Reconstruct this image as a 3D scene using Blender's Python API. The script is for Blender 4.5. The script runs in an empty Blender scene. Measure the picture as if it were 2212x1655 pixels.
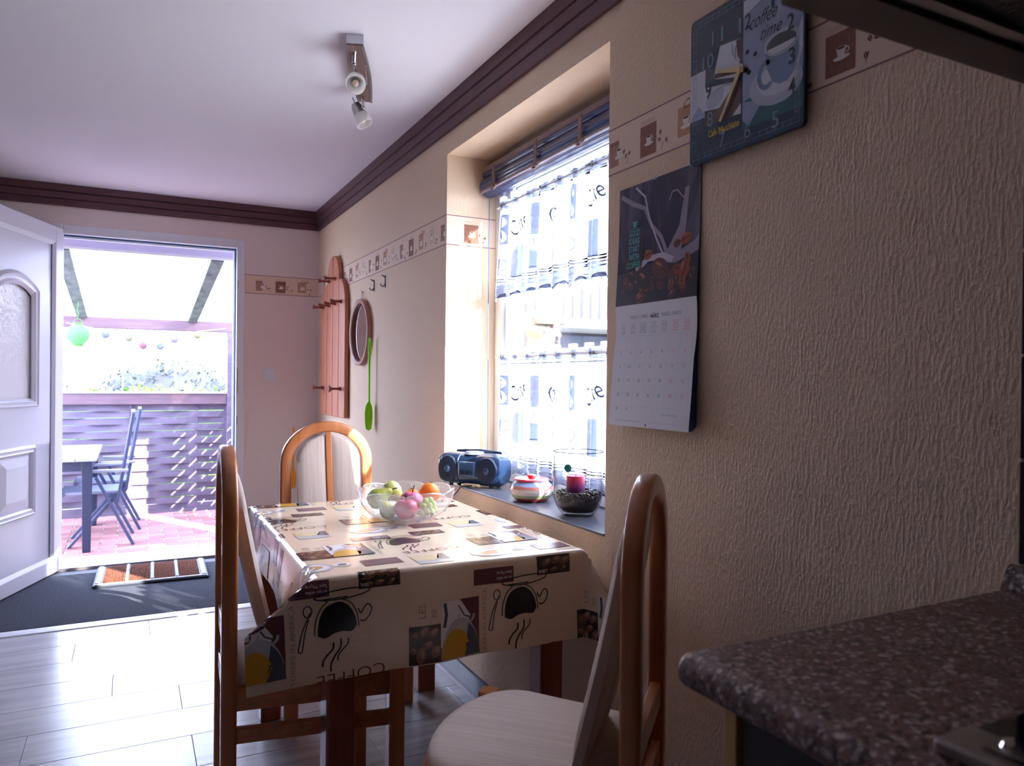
import bpy, bmesh, math, random
from mathutils import Vector, Matrix, geometry
random.seed(7)
C = bpy.context.scene.collection
PI = math.pi
V = Vector
# ------------------------------------------------------------------ camera, world, sun, exposure
scn = bpy.context.scene
yaw, pitch, roll, foc = 0.4718, -0.0048, 0.0108, 1615.27
f_ = V((math.sin(yaw)*math.cos(pitch), math.cos(yaw)*math.cos(pitch), math.sin(pitch)))
r_ = V((math.cos(yaw), -math.sin(yaw), 0)); u_ = r_.cross(f_)
r2 = r_*math.cos(roll)+u_*math.sin(roll); u2 = -r_*math.sin(roll)+u_*math.cos(roll)
cam = bpy.data.cameras.new('camera'); cam_ob = bpy.data.objects.new('camera', cam); C.objects.link(cam_ob)
cam.sensor_fit = 'HORIZONTAL'; cam.sensor_width = 36; cam.lens = foc/2212*36
cam.clip_start = 0.02
cm = Matrix((r2, u2, -f_)).transposed().to_4x4(); cm.translation = V((-1.2007, 0, 1.23)); cam_ob.matrix_world = cm
cam.dof.use_dof = True; cam.dof.focus_distance = 2.6; cam.dof.aperture_fstop = 5.6
scn.camera = cam_ob
vs = scn.view_settings; scn.display_settings.display_device = 'sRGB'
vs.view_transform = 'Standard'; vs.look = 'None'; vs.gamma = 1; vs.use_curve_mapping = False
vs.exposure = 1.5
world = bpy.data.worlds.new('World'); scn.world = world; world.use_nodes = True
bg = world.node_tree.nodes['Background']; bg.inputs[0].default_value = (0.68, 0.755, 1.0, 1); bg.inputs[1].default_value = 10.0
sun = bpy.data.lights.new('sun', 'SUN'); sun.energy = 18; sun.angle = 0.009; sun.color = (1, .93, .82)
sun_ob = bpy.data.objects.new('sun', sun); C.objects.link(sun_ob)
sun_ob.rotation_euler = V((-.498, .867, -.502)).to_track_quat('-Z', 'Y').to_euler(); sun_ob.location = (6, -6, 8)
def portal(name, loc, direction, sx, sy):
    l = bpy.data.lights.new(name, 'AREA'); l.shape = 'RECTANGLE'; l.size = sx; l.size_y = sy; l.cycles.is_portal = True
    o = bpy.data.objects.new(name, l); C.objects.link(o); o.location = loc
    o.rotation_euler = V(direction).to_track_quat('-Z', 'Z' if abs(direction[2]) < .9 else 'Y').to_euler()
portal('portal_window', (.42, 2.375, 1.49), (-1, 0, 0), 1.4, 1.5)
portal('portal_door', (-1.06, 5.62, 1.06), (0, -1, 0), 1.1, 2.2)
cy = scn.cycles
cy.max_bounces = 14; cy.diffuse_bounces = 8; cy.transmission_bounces = 12; cy.transparent_max_bounces = 24; cy.glossy_bounces = 5
cy.caustics_reflective = False; cy.caustics_refractive = False; cy.sample_clamp_indirect = 8
try: cy.use_denoising = True; cy.denoiser = 'OPENIMAGEDENOISE'
except Exception: pass
# ------------------------------------------------------------------ materials
def srgb(r, g, b):
    return tuple(((c/255)/12.92 if c/255 <= .04045 else ((c/255+.055)/1.055)**2.4) for c in (r, g, b))+(1,)
def nd(nt, t, **kw):
    n = nt.nodes.new(t)
    for k, v in kw.items():
        if k.startswith('i_'):
            n.inputs[k[2:].replace('_', ' ')].default_value = v
        else: setattr(n, k, v)
    return n
def M(name, col, rough=.6, metal=0., var=0., vscale=(8, 8, 8), bump=0., bscale=(60, 60, 60), bdist=.003, coat=0., spec=.5, col2=None, trans=0., ior=1.45, sheen=0.):
    m = bpy.data.materials.new(name); m.use_nodes = True; nt = m.node_tree; p = nt.nodes['Principled BSDF']
    c = col if len(col) == 4 else tuple(col)+(1,)
    p.inputs['Base Color'].default_value = c; p.inputs['Roughness'].default_value = rough; p.inputs['Metallic'].default_value = metal
    p.inputs['Specular IOR Level'].default_value = spec; p.inputs['Coat Weight'].default_value = coat
    p.inputs['Transmission Weight'].default_value = trans; p.inputs['IOR'].default_value = ior; p.inputs['Sheen Weight'].default_value = sheen
    tc = None
    if var > 0 or bump > 0 or col2:
        tc = nd(nt, 'ShaderNodeTexCoord')
    if var > 0 or col2:
        mp = nd(nt, 'ShaderNodeMapping'); mp.inputs['Scale'].default_value = vscale; nt.links.new(tc.outputs['Object'], mp.inputs['Vector'])
        no = nd(nt, 'ShaderNodeTexNoise', i_Scale=1.0, i_Detail=5.0, i_Roughness=.6); nt.links.new(mp.outputs[0], no.inputs['Vector'])
        rm = nd(nt, 'ShaderNodeValToRGB'); rm.color_ramp.elements[0].position = .32; rm.color_ramp.elements[1].position = .68
        d = col2 if col2 else tuple(max(0, x*(1-var)) for x in c[:3])+(1,)
        e = c if col2 else tuple(min(1, x*(1+var*.6)) for x in c[:3])+(1,)
        rm.color_ramp.elements[0].color = d; rm.color_ramp.elements[1].color = e
        nt.links.new(no.outputs['Fac'], rm.inputs[0]); nt.links.new(rm.outputs[0], p.inputs['Base Color'])
    if bump > 0:
        mp = nd(nt, 'ShaderNodeMapping'); mp.inputs['Scale'].default_value = bscale; nt.links.new(tc.outputs['Object'], mp.inputs['Vector'])
        no = nd(nt, 'ShaderNodeTexNoise', i_Scale=1.0, i_Detail=3.0, i_Roughness=.55); nt.links.new(mp.outputs[0], no.inputs['Vector'])
        rm = nd(nt, 'ShaderNodeMapRange'); rm.inputs['From Min'].default_value = .42; rm.inputs['From Max'].default_value = .68
        nt.links.new(no.outputs['Fac'], rm.inputs['Value'])
        b = nd(nt, 'ShaderNodeBump'); b.inputs['Strength'].default_value = bump; b.inputs['Distance'].default_value = bdist
        nt.links.new(rm.outputs[0], b.inputs['Height']); nt.links.new(b.outputs[0], p.inputs['Normal'])
    return m
def glass_thin(name, col=(1, 1, 1, 1), refl=1.0, rough=0.02, bump=0., bscale=(60, 60, 60)):
    m = bpy.data.materials.new(name); m.use_nodes = True; nt = m.node_tree; nt.nodes.clear()
    out = nd(nt, 'ShaderNodeOutputMaterial'); mx = nd(nt, 'ShaderNodeMixShader')
    tr = nd(nt, 'ShaderNodeBsdfTransparent'); tr.inputs[0].default_value = col
    gl = nd(nt, 'ShaderNodeBsdfGlossy'); gl.inputs['Roughness'].default_value = rough
    fr = nd(nt, 'ShaderNodeLayerWeight'); fr.inputs[0].default_value = .5
    pw = nd(nt, 'ShaderNodeMath', operation='POWER'); pw.inputs[1].default_value = 5; nt.links.new(fr.outputs['Facing'], pw.inputs[0])
    ma = nd(nt, 'ShaderNodeMath', operation='MULTIPLY_ADD'); ma.inputs[1].default_value = .9; ma.inputs[2].default_value = .04; nt.links.new(pw.outputs[0], ma.inputs[0])
    mt = nd(nt, 'ShaderNodeMath', operation='MULTIPLY'); mt.inputs[1].default_value = refl
    nt.links.new(ma.outputs[0], mt.inputs[0]); nt.links.new(mt.outputs[0], mx.inputs[0]); nt.links.new(tr.outputs[0], mx.inputs[1]); nt.links.new(gl.outputs[0], mx.inputs[2]); nt.links.new(mx.outputs[0], out.inputs[0])
    if bump > 0:
        tc = nd(nt, 'ShaderNodeTexCoord'); mp = nd(nt, 'ShaderNodeMapping'); mp.inputs['Scale'].default_value = bscale; nt.links.new(tc.outputs['Object'], mp.inputs['Vector'])
        no = nd(nt, 'ShaderNodeTexNoise', i_Scale=1.0, i_Detail=2.0); nt.links.new(mp.outputs[0], no.inputs['Vector'])
        b = nd(nt, 'ShaderNodeBump'); b.inputs['Strength'].default_value = bump; b.inputs['Distance'].default_value = .004
        nt.links.new(no.outputs['Fac'], b.inputs['Height']); nt.links.new(b.outputs[0], gl.inputs['Normal']); nt.links.new(b.outputs[0], fr.inputs['Normal'])
    return m
def translucent(name, col, opac=.7, tl=.5, rough=.5, gloss=.05, ribs=0):
    """cloth or frosted plastic: part of the light passes straight, the rest is scattered on both sides"""
    m = bpy.data.materials.new(name); m.use_nodes = True; nt = m.node_tree; nt.nodes.clear()
    out = nd(nt, 'ShaderNodeOutputMaterial'); a = nd(nt, 'ShaderNodeMixShader'); b = nd(nt, 'ShaderNodeMixShader')
    c = col if len(col) == 4 else tuple(col)+(1,)
    df = nd(nt, 'ShaderNodeBsdfDiffuse'); df.inputs[0].default_value = c
    t = nd(nt, 'ShaderNodeBsdfTranslucent'); t.inputs[0].default_value = c
    tr = nd(nt, 'ShaderNodeBsdfTransparent')
    a.inputs[0].default_value = tl; nt.links.new(df.outputs[0], a.inputs[1]); nt.links.new(t.outputs[0], a.inputs[2])
    b.inputs[0].default_value = opac; nt.links.new(tr.outputs[0], b.inputs[1]); nt.links.new(a.outputs[0], b.inputs[2])
    if ribs:
        tc = nd(nt, 'ShaderNodeTexCoord'); w = nd(nt, 'ShaderNodeTexWave', i_Scale=ribs); nt.links.new(tc.outputs['Object'], w.inputs['Vector'])
        mr = nd(nt, 'ShaderNodeMapRange'); mr.inputs['To Min'].default_value = opac-.15; mr.inputs['To Max'].default_value = min(1, opac+.15)
        nt.links.new(w.outputs['Fac'], mr.inputs['Value']); nt.links.new(mr.outputs[0], b.inputs[0])
    nt.links.new(b.outputs[0], out.inputs[0]); return m

WALL = M('wall_paper', srgb(229, 204, 177), .85, bump=.38, bscale=(150, 150, 52), bdist=.003)
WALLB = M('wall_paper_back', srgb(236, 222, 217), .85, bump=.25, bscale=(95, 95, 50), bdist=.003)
CEIL = M('ceiling_paint', srgb(243, 240, 248), .9)
CORN = M('cornice_brown', srgb(100, 66, 74), .55, var=.15, vscale=(3, 3, 30))
WHITE = M('white_pvc', srgb(232, 234, 240), .35)
WHITE2 = M('white_paint', srgb(225, 226, 234), .4)
PLANK = M('laminate_grey', srgb(176, 174, 178), .24, col2=srgb(148, 146, 152), vscale=(2.2, 26, 1), bump=.08, bscale=(4, 90, 1), bdist=.001)
JOINT = M('joint_dark', srgb(62, 60, 66), .8)
WOOD = M('beech_lacquer', srgb(206, 134, 84), .28, col2=srgb(176, 104, 60), vscale=(26, 26, 2.2), coat=.3)
WOODH = M('beech_lacquer_h', srgb(206, 134, 84), .28, col2=srgb(176, 104, 60), vscale=(3, 26, 26), coat=.3)
FABRIC = M('cream_ribbed_fabric', srgb(204, 186, 172), .85, col2=srgb(184, 164, 152), vscale=(160, 3, 3), sheen=.2)
OIL = M('oilcloth', srgb(236, 213, 186), .15, spec=.9, bump=.04, bscale=(500, 500, 500), bdist=.001)
BLACKPR = M('print_black', srgb(28, 30, 36), .2, spec=.9)
GREYPR = M('print_grey', srgb(168, 158, 148), .2, spec=.9)
FAINT = M('print_faint', srgb(214, 200, 182), .2, spec=.9)
PLUM = M('print_plum', srgb(112, 70, 78), .2, spec=.9)
PLUMD = M('print_plum_dot', srgb(84, 48, 58), .2, spec=.9)
BROWNPR = M('print_brown', srgb(52, 30, 26), .2, spec=.9)
BEANPR = M('print_bean', srgb(126, 84, 66), .2, spec=.9)
BEANHI = M('print_bean_light', srgb(176, 132, 112), .2, spec=.9)
YELPR = M('print_yellow', srgb(214, 164, 56), .2, spec=.9)
GREYW = M('print_cup_grey', srgb(196, 196, 200), .2, spec=.9)
SLATE = M('print_slate', srgb(92, 98, 108), .2, spec=.9)
TEXTBR = M('print_text_brown', srgb(110, 66, 56), .2, spec=.9)
WHITEPR = M('print_white', srgb(238, 236, 238), .25, spec=.9)
PALEY = M('print_pale_yellow', srgb(228, 208, 164), .2, spec=.9)
ORANGEPR = M('print_pastry', srgb(216, 160, 100), .25, spec=.9)
STEEL = M('satin_steel', srgb(176, 172, 172), .32, metal=1)
CHROME = M('chrome', srgb(215, 215, 220), .08, metal=1)
BLACKGL = M('black_glass', srgb(8, 8, 9), .08)
GRANITE = bpy.data.materials.new('granite_laminate')
def mk_granite(m):
    m.use_nodes = True; nt = m.node_tree; p = nt.nodes['Principled BSDF']; p.inputs['Roughness'].default_value = .38
    tc = nd(nt, 'ShaderNodeTexCoord'); vo = nd(nt, 'ShaderNodeTexVoronoi', i_Scale=190.0); no = nd(nt, 'ShaderNodeTexNoise', i_Scale=120.0, i_Detail=4.0)
    nt.links.new(tc.outputs['Object'], vo.inputs['Vector']); nt.links.new(tc.outputs['Object'], no.inputs['Vector'])
    rm = nd(nt, 'ShaderNodeValToRGB'); el = rm.color_ramp.elements
    el[0].position = .3; el[0].color = srgb(60, 44, 44); el[1].position = .74; el[1].color = srgb(206, 184, 178)
    e = el.new(.47); e.color = srgb(138, 100, 90); e = el.new(.6); e.color = srgb(100, 86, 90)
    mx = nd(nt, 'ShaderNodeMix', data_type='FLOAT'); mx.inputs['Factor'].default_value = .45
    sp = nd(nt, 'ShaderNodeSeparateColor'); nt.links.new(vo.outputs['Color'], sp.inputs[0])
    nt.links.new(no.outputs['Fac'], mx.inputs['A']); nt.links.new(sp.outputs[0], mx.inputs['B']); nt.links.new(mx.outputs['Result'], rm.inputs[0])
    nt.links.new(rm.outputs[0], p.inputs['Base Color'])
mk_granite(GRANITE)
# ------------------------------------------------------------------ mesh helpers
class MB:
    def __init__(s): s.v = []; s.f = []; s.m = []; s.mi = 0
    def add(s, vs, fs):
        o = len(s.v); s.v += [tuple(v) for v in vs]; s.f += [tuple(i+o for i in f) for f in fs]; s.m += [s.mi]*len(fs); return s
    def box(s, c, d, R=None):
        h = [x/2 for x in d]; vs = []
        for i in range(8):
            p = V(((-1, 1)[i & 1]*h[0], (-1, 1)[i >> 1 & 1]*h[1], (-1, 1)[i >> 2 & 1]*h[2]))
            if R is not None: p = R @ p
            vs.append(p+V(c))
        return s.add(vs, [(0, 2, 3, 1), (4, 5, 7, 6), (0, 1, 5, 4), (2, 6, 7, 3), (0, 4, 6, 2), (1, 3, 7, 5)])
    def bb(s, x0, x1, y0, y1, z0, z1): return s.box(((x0+x1)/2, (y0+y1)/2, (z0+z1)/2), (x1-x0, y1-y0, z1-z0))
    def sweep(s, path, prof, up=None, closed=False, caps=True):
        """prof(i,t)-> list of (a,b) or fixed list; frame a=side, b=up-ish"""
        n = len(path); P = [V(p) for p in path]; rings = []; side0 = None
        for i in range(n):
            a = P[(i-1) % n] if (closed or i > 0) else P[i]; b = P[(i+1) % n] if (closed or i < n-1) else P[i]
            t = (b-a).normalized()
            if up is not None:
                w = V(up); sd = t.cross(w)
                if sd.length < 1e-5: sd = V((1, 0, 0))
                sd.normalize()
            else:
                if side0 is None:
                    ref = V((0, 0, 1)) if abs(t.z) < .9 else V((1, 0, 0)); sd = t.cross(ref).normalized()
                else:
                    sd = (side0-t*side0.dot(t)).normalized()
                side0 = sd
            nb = sd.cross(t).normalized()
            pr = prof(i/(n-1 if n > 1 else 1)) if callable(prof) else prof
            rings.append([P[i]+sd*q[0]+nb*q[1] for q in pr])
        k = len(rings[0]); vs = [v for r in rings for v in r]; fs = []
        for i in range(n if closed else n-1):
            j = (i+1) % n
            for q in range(k):
                w = (q+1) % k; fs.append((i*k+q, i*k+w, j*k+w, j*k+q))
        if caps and not closed: fs += [tuple(range(k))[::-1], tuple((n-1)*k+q for q in range(k))]
        return s.add(vs, fs)
    def tube(s, path, r, seg=10, closed=False):
        f = r if callable(r) else (lambda t: r)
        return s.sweep(path, lambda t: [(f(t)*math.cos(2*PI*q/seg), f(t)*math.sin(2*PI*q/seg)) for q in range(seg)], closed=closed)
    def lathe(s, prof, seg=32, c=(0, 0, 0), axis=None, caps=False):
        R = V((0, 0, 1)).rotation_difference(V(axis)).to_matrix() if axis is not None else Matrix.Identity(3)
        vs = []; fs = []; n = len(prof)
        for (r, z) in prof:
            for q in range(seg): vs.append(R @ V((r*math.cos(2*PI*q/seg), r*math.sin(2*PI*q/seg), z))+V(c))
        for i in range(n-1):
            for q in range(seg):
                w = (q+1) % seg; fs.append((i*seg+q, i*seg+w, (i+1)*seg+w, (i+1)*seg+q))
        if caps: fs += [tuple(range(seg))[::-1], tuple((n-1)*seg+q for q in range(seg))]
        return s.add(vs, fs)
    def ball(s, c, r, seg=20, rings=12, R=None):
        r = (r, r, r) if not hasattr(r, '__len__') else r; vs = []; fs = []
        for i in range(rings+1):
            th = PI*i/rings
            for q in range(seg):
                p = V((r[0]*math.sin(th)*math.cos(2*PI*q/seg), r[1]*math.sin(th)*math.sin(2*PI*q/seg), r[2]*math.cos(th)))
                if R is not None: p = R @ p
                vs.append(p+V(c))
        for i in range(rings):
            for q in range(seg):
                w = (q+1) % seg; fs.append((i*seg+q, (i+1)*seg+q, (i+1)*seg+w, i*seg+w))
        return s.add(vs, fs)
    def prism(s, pts, y0, y1, ax='y'):
        """extrude a 2D outline; ax: the extrusion axis, pts in the two other axes in order"""
        n = len(pts)
        def mk(p, t): return {'y': (p[0], t, p[1]), 'x': (t, p[0], p[1]), 'z': (p[0], p[1], t)}[ax]
        vs = [mk(p, y0) for p in pts]+[mk(p, y1) for p in pts]
        fs = [tuple(range(n))[::-1], tuple(range(n, 2*n))]+[(i, (i+1) % n, n+(i+1) % n, n+i) for i in range(n)]
        return s.add(vs, fs)
    def grid(s, fn, nu, nv):
        vs = [fn(i/nu, j/nv) for i in range(nu+1) for j in range(nv+1)]
        return s.add(vs, [(i*(nv+1)+j, (i+1)*(nv+1)+j, (i+1)*(nv+1)+j+1, i*(nv+1)+j+1) for i in range(nu) for j in range(nv)])
def obj(name, mb, mat, parent=None, bevel=0, smooth=False, loc=None, rot=None, seg=2, solid=0, sub=0, fix=True):
    me = bpy.data.meshes.new(name); me.from_pydata(mb.v, [], mb.f); mats = mat if isinstance(mat, (list, tuple)) else [mat]
    for m in mats: me.materials.append(m)
    if len(mats) > 1: me.polygons.foreach_set('material_index', mb.m)
    if fix:
        bm = bmesh.new(); bm.from_mesh(me); bmesh.ops.recalc_face_normals(bm, faces=bm.faces); bm.to_mesh(me); bm.free()
    if smooth:
        me.polygons.foreach_set('use_smooth', [True]*len(me.polygons))
        if smooth is not True: me.set_sharp_from_angle(angle=math.radians(smooth))
    me.update(); o = bpy.data.objects.new(name, me); C.objects.link(o)
    if loc is not None: o.location = loc
    if rot is not None: o.rotation_euler = rot
    if parent is not None: o.parent = parent
    if sub:
        md = o.modifiers.new('Subsurf', 'SUBSURF'); md.levels = sub; md.render_levels = sub
    if solid:
        md = o.modifiers.new('Solidify', 'SOLIDIFY'); md.thickness = solid; md.offset = 0
    if bevel:
        md = o.modifiers.new('Bevel', 'BEVEL'); md.width = bevel; md.segments = seg; md.limit_method = 'ANGLE'; md.angle_limit = math.radians(40); md.harden_normals = False
    return o
def tag(o, label=None, cat=None, group=None, kind=None):
    if label: o['label'] = label
    if cat: o['category'] = cat
    if group: o['group'] = group
    if kind: o['kind'] = kind
    return o
def thing(name, label, cat, loc=(0, 0, 0), rz=0, group=None):
    o = bpy.data.objects.new(name, None); C.objects.link(o); o.location = loc; o.rotation_euler = (0, 0, rz); o.empty_display_size = .05
    return tag(o, label, cat, group)
def struct(name, mb, mat, label=None, **kw):
    o = obj(name, mb, mat, **kw); o['kind'] = 'structure'
    if label: o['label'] = label
    return o
def copy_tree(o, parent=None):
    c = o.copy(); C.objects.link(c); c.parent = parent
    for ch in list(o.children): copy_tree(ch, c)
    return c
# ------------------------------------------------------------------ flat print: triangles laid on a surface
_txt = {}
def text_tris(s, shear=0., bold=0.):
    k = (s, shear, bold)
    if k not in _txt:
        cu = bpy.data.curves.new('t', 'FONT'); cu.body = s; cu.shear = shear; cu.offset = bold; cu.resolution_u = 3; cu.size = 1
        ob = bpy.data.objects.new('t', cu); me = bpy.data.meshes.new_from_object(ob)
        me.calc_loop_triangles(); vs = [v.co.to_2d() for v in me.vertices]; tr = [tuple(vs[i] for i in t.vertices) for t in me.loop_triangles]
        bpy.data.objects.remove(ob); bpy.data.curves.remove(cu); bpy.data.meshes.remove(me)
        xs = [p.x for t in tr for p in t] or [0]; ys = [p.y for t in tr for p in t] or [0]
        _txt[k] = (tr, min(xs), max(xs), min(ys), max(ys))
    return _txt[k]
class Canvas:
    def __init__(s): s.t = []; s.X = Matrix.Identity(3); s.mats = []
    def mid(s, m):
        if m not in s.mats: s.mats.append(m)
        return s.mats.index(m)
    def P(s, p): q = s.X @ V((p[0], p[1], 1)); return V((q.x, q.y))
    def at(s, x, y, rot=0, sc=1, sx=1):
        c, n = math.cos(rot), math.sin(rot); s.X = Matrix(((c*sc*sx, -n*sc, x), (n*sc*sx, c*sc, y), (0, 0, 1))); return s
    def home(s): s.X = Matrix.Identity(3); return s
    def poly(s, pts, m, l=0):
        i = s.mid(m); q = [s.P(p) for p in pts]
        for t in geometry.tessellate_polygon([[V((p.x, p.y, 0)) for p in q]]): s.t.append((q[t[0]], q[t[1]], q[t[2]], i, l))
    def rect(s, x0, y0, x1, y1, m, l=0): s.poly([(x0, y0), (x1, y0), (x1, y1), (x0, y1)], m, l)
    def ell(s, x, y, rx, ry, m, l=0, rot=0, n=20):
        c, k = math.cos(rot), math.sin(rot)
        s.poly([(x+rx*math.cos(a)*c-ry*math.sin(a)*k, y+rx*math.cos(a)*k+ry*math.sin(a)*c) for a in (2*PI*i/n for i in range(n))], m, l)
    def stroke(s, pts, w, m, l=0, closed=False):
        i = s.mid(m); n = len(pts)
        P = [V(p) for p in pts]; L = []; R = []
        for k in range(n):
            a = P[(k-1) % n] if closed or k else P[k]; b = P[(k+1) % n] if closed or k < n-1 else P[k]
            d = (b-a).normalized(); nn = V((-d.y, d.x))*w/2; L.append(s.P(P[k]+nn)); R.append(s.P(P[k]-nn))
        for k in range(n if closed else n-1):
            j = (k+1) % n; s.t.append((L[k], R[k], R[j], i, l)); s.t.append((L[k], R[j], L[j], i, l))
    def text(s, st, x, y, h, m, l=1, rot=0, shear=0, bold=0, w=None, align=.5):
        tr, x0, x1, y0, y1 = text_tris(st, shear, bold)
        if not tr: return
        sc = h/max(.001, (y1-y0)); sx = sc if w is None else w/(x1-x0); i = s.mid(m); c, k = math.cos(rot), math.sin(rot)
        def tf(p):
            a = (p.x-x0-(x1-x0)*align)*sx; b = (p.y-(y0+y1)/2)*sc
            return s.P((x+a*c-b*k, y+a*k+b*c))
        for t in tr: s.t.append((tf(t[0]), tf(t[1]), tf(t[2]), i, l))
    def bake(s, name, fn, parent=None, clip=None, maxlen=None, mats=None, off=.0005, step=.00025):
        out = MB()
        def clipt(poly):
            if clip is None: return [poly]
            x0, y0, x1, y1 = clip
            for ax, val, sg in ((0, x0, 1), (0, x1, -1), (1, y0, 1), (1, y1, -1)):
                res = []
                for i in range(len(poly)):
                    a, b = poly[i], poly[(i+1) % len(poly)]; da, db = (a[ax]-val)*sg, (b[ax]-val)*sg
                    if da >= 0: res.append(a)
                    if (da >= 0) != (db >= 0): res.append(a+(b-a)*(da/(da-db)))
                poly = res
                if len(poly) < 3: return []
            return [(poly[0], poly[i], poly[i+1]) for i in range(1, len(poly)-1)]
        def sub(t, d=0):
            if maxlen is None or d > 9: return [t]
            e = [(t[1]-t[0]).length, (t[2]-t[1]).length, (t[0]-t[2]).length]; k = e.index(max(e))
            if e[k] <= maxlen: return [t]
            a, b, c = t[k], t[(k+1) % 3], t[(k+2) % 3]; m = (a+b)/2
            return sub((a, m, c), d+1)+sub((m, b, c), d+1)
        for (a, b, c, i, l) in s.t:
            for t in clipt([a, b, c]):
                for q in sub(t):
                    out.mi = i; out.add([fn(p.x, p.y, off+step*l) for p in q], [(0, 1, 2)])
        return obj(name, out, s.mats, parent, fix=False)
def smooth(p, k=5):
    out = []; n = len(p); q = [V(p[0])]+[V(a) for a in p]+[V(p[-1])]
    for i in range(1, n):
        a, b, c, d = q[i-1], q[i], q[i+1], q[i+2]
        for j in range(k):
            t = j/k; out.append(tuple(.5*((2*b)+(c-a)*t+(2*a-5*b+4*c-d)*t*t+(3*b-a-3*c+d)*t**3)))
    return out+[tuple(p[-1])]
def arcpts(x, y, rx, ry, a0, a1, n=14): return [(x+rx*math.cos(a0+(a1-a0)*i/n), y+ry*math.sin(a0+(a1-a0)*i/n)) for i in range(n+1)]
# ------------------------------------------------------------------ the room
def randomise(m):
    nt = m.node_tree; oi = nd(nt, 'ShaderNodeObjectInfo'); mu = nd(nt, 'ShaderNodeMath', operation='MULTIPLY'); mu.inputs[1].default_value = 37
    nt.links.new(oi.outputs['Random'], mu.inputs[0]); cb = nd(nt, 'ShaderNodeCombineXYZ')
    for i in range(3): nt.links.new(mu.outputs[0], cb.inputs[i])
    for n in list(nt.nodes):
        if n.type == 'MAPPING': nt.links.new(cb.outputs[0], n.inputs['Location'])
for m in (PLANK, WOOD, WOODH): randomise(m)
H = 2.41; XL = -3.1; YB = -1.7; YD = 5.426
WY0, WY1, WZ0, WZ1 = 1.765, 2.985, .785, 2.19
wr = MB(); T = .38
wr.bb(0, T, YB-.2, WY0, 0, H); wr.bb(0, T, WY1, 5.3, 0, H); wr.bb(0, .2, 5.3, YD+.28, 0, H); wr.bb(0, T, WY0, WY1, 0, .787); wr.bb(0, T, WY0, WY1, WZ1, H)
wall_right = struct('wall_right', wr, WALL)
DX0, DX1, DZ = -1.64, -.505, 2.168
wb = MB(); wb.bb(XL-.2, DX0, YD, YD+.28, -.14, H); wb.bb(DX1, 0, YD, YD+.28, -.14, H); wb.bb(DX0, DX1, YD, YD+.28, DZ, H); wb.bb(DX0, DX1, YD, YD+.28, -.14, -.02)
wall_back = struct('wall_back', wb, WALLB)
wl = MB().bb(XL-.2, XL, YB, YD, 0, H); struct('wall_left', wl, M('wall_left_paint', srgb(112, 94, 86), .85))  # unseen wall, toned dark to cut bounce light on the window wall
wf = MB().bb(XL-.2, .2, YB-.2, YB, 0, H); struct('wall_front', wf, M('wall_front_dark', srgb(92, 76, 68), .7))  # plain wall out of view, its dark tone chosen to soak up bounce
ce = MB().bb(XL-.2, T, YB-.2, YD+.28, H, H+.15); struct('ceiling', ce, CEIL)
fl = MB().bb(XL-.2, T, YB-.2, YD, -.12, -.012); floor = struct('floor', fl, JOINT)
pk = {}
def plank(x0, x1, y1):
    L = round(x1-x0, 3)
    if L < .03: return
    if L not in pk:
        mb = MB().box((0, 0, -.006), (L-.0012, .2325-.0012, .012)); o = obj('plank', mb, PLANK, floor, bevel=.0012, seg=1); pk[L] = o
    else: o = pk[L].copy(); C.objects.link(o)
    o.location = ((x0+x1)/2, y1-.2325/2, 0)
joints = {0: -1.11, 1: -1.416, 2: -.80, 3: -1.255, 4: -1.021, 5: -1.504, 6: -1.005}
y = 4.165; k = 0
while y > YB:
    j = joints.get(k, -1.1+random.choice((-.3, .1, .3, -.12))); x = j
    while x > XL: x -= .937
    while x < 0:
        plank(max(x, XL), min(x+.937, 0), y); x += .937
    y -= .2325; k += 1
struct('trim_1', MB().prism([(4.165, -.004), (4.168, .004), (4.19, .007), (4.235, .007), (4.25, .001), (4.25, -.004)], XL, -.0, 'x'), WHITE2, 'pale floor transition strip between grey planks and carpet')
struct('trim_2', MB().bb(XL, 0, 5.29, YD, -.012, .004), M('threshold_shade', srgb(58, 64, 78), .6))  # dark strip puts the shading between carpet and threshold into the floor colour
# carpet runner
car = MB(); car.bb(XL, -.0, 4.25, 5.29, -.012, .006)
CARPET = M('carpet_grey', srgb(92, 96, 108), .95, col2=srgb(50, 54, 66), vscale=(150, 150, 150), bump=.8, bscale=(260, 260, 260), bdist=.004, spec=.1)
tag(obj('carpet_runner', car, CARPET), 'grey speckled carpet strip lying along the wall with the open door', 'carpet')
# cornices
cp = [(0, 2.279), (-.013, 2.279), (-.018, 2.317), (-.010, 2.321), (-.020, 2.325), (-.025, 2.361), (-.016, 2.365), (-.028, 2.369), (-.034, 2.41), (0, 2.41)]
struct('trim_3', MB().prism([(x, z) for x, z in cp], YB, YD, 'y'), CORN, 'brown stepped cornice over the window wall')
struct('trim_4', MB().prism([(YD+x, z) for x, z in cp], XL, 0, 'x'), CORN, 'brown stepped cornice over the door wall')
# baseboards
BASE = M('baseboard_slate', srgb(78, 92, 116), .25, var=.1)
bsm = MB(); bsm.bb(-.014, 0, .67, YD, 0, .088); struct('baseboard_right', bsm, BASE, bevel=.003)
struct('trim_5', MB().bb(-.02, -.014, .67, YD, 0, .012), WHITE2, 'thin pale bead along the slate baseboard')
bsb = MB(); bsb.bb(DX1, -.014, YD-.014, YD, 0, .088); struct('baseboard_back', bsb, BASE, bevel=.003)
struct('baseboard_left', MB().bb(XL, XL+.014, YB, YD, 0, .088), BASE)
# window sill slab
SILL = M('sill_slate', srgb(98, 102, 116), .28, var=.15, vscale=(60, 60, 60))
struct('trim_6', MB().bb(-.004, .33, WY0+.001, WY1-.001, .7872, .795), SILL, 'dark grey window sill slab', bevel=.002)
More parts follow.
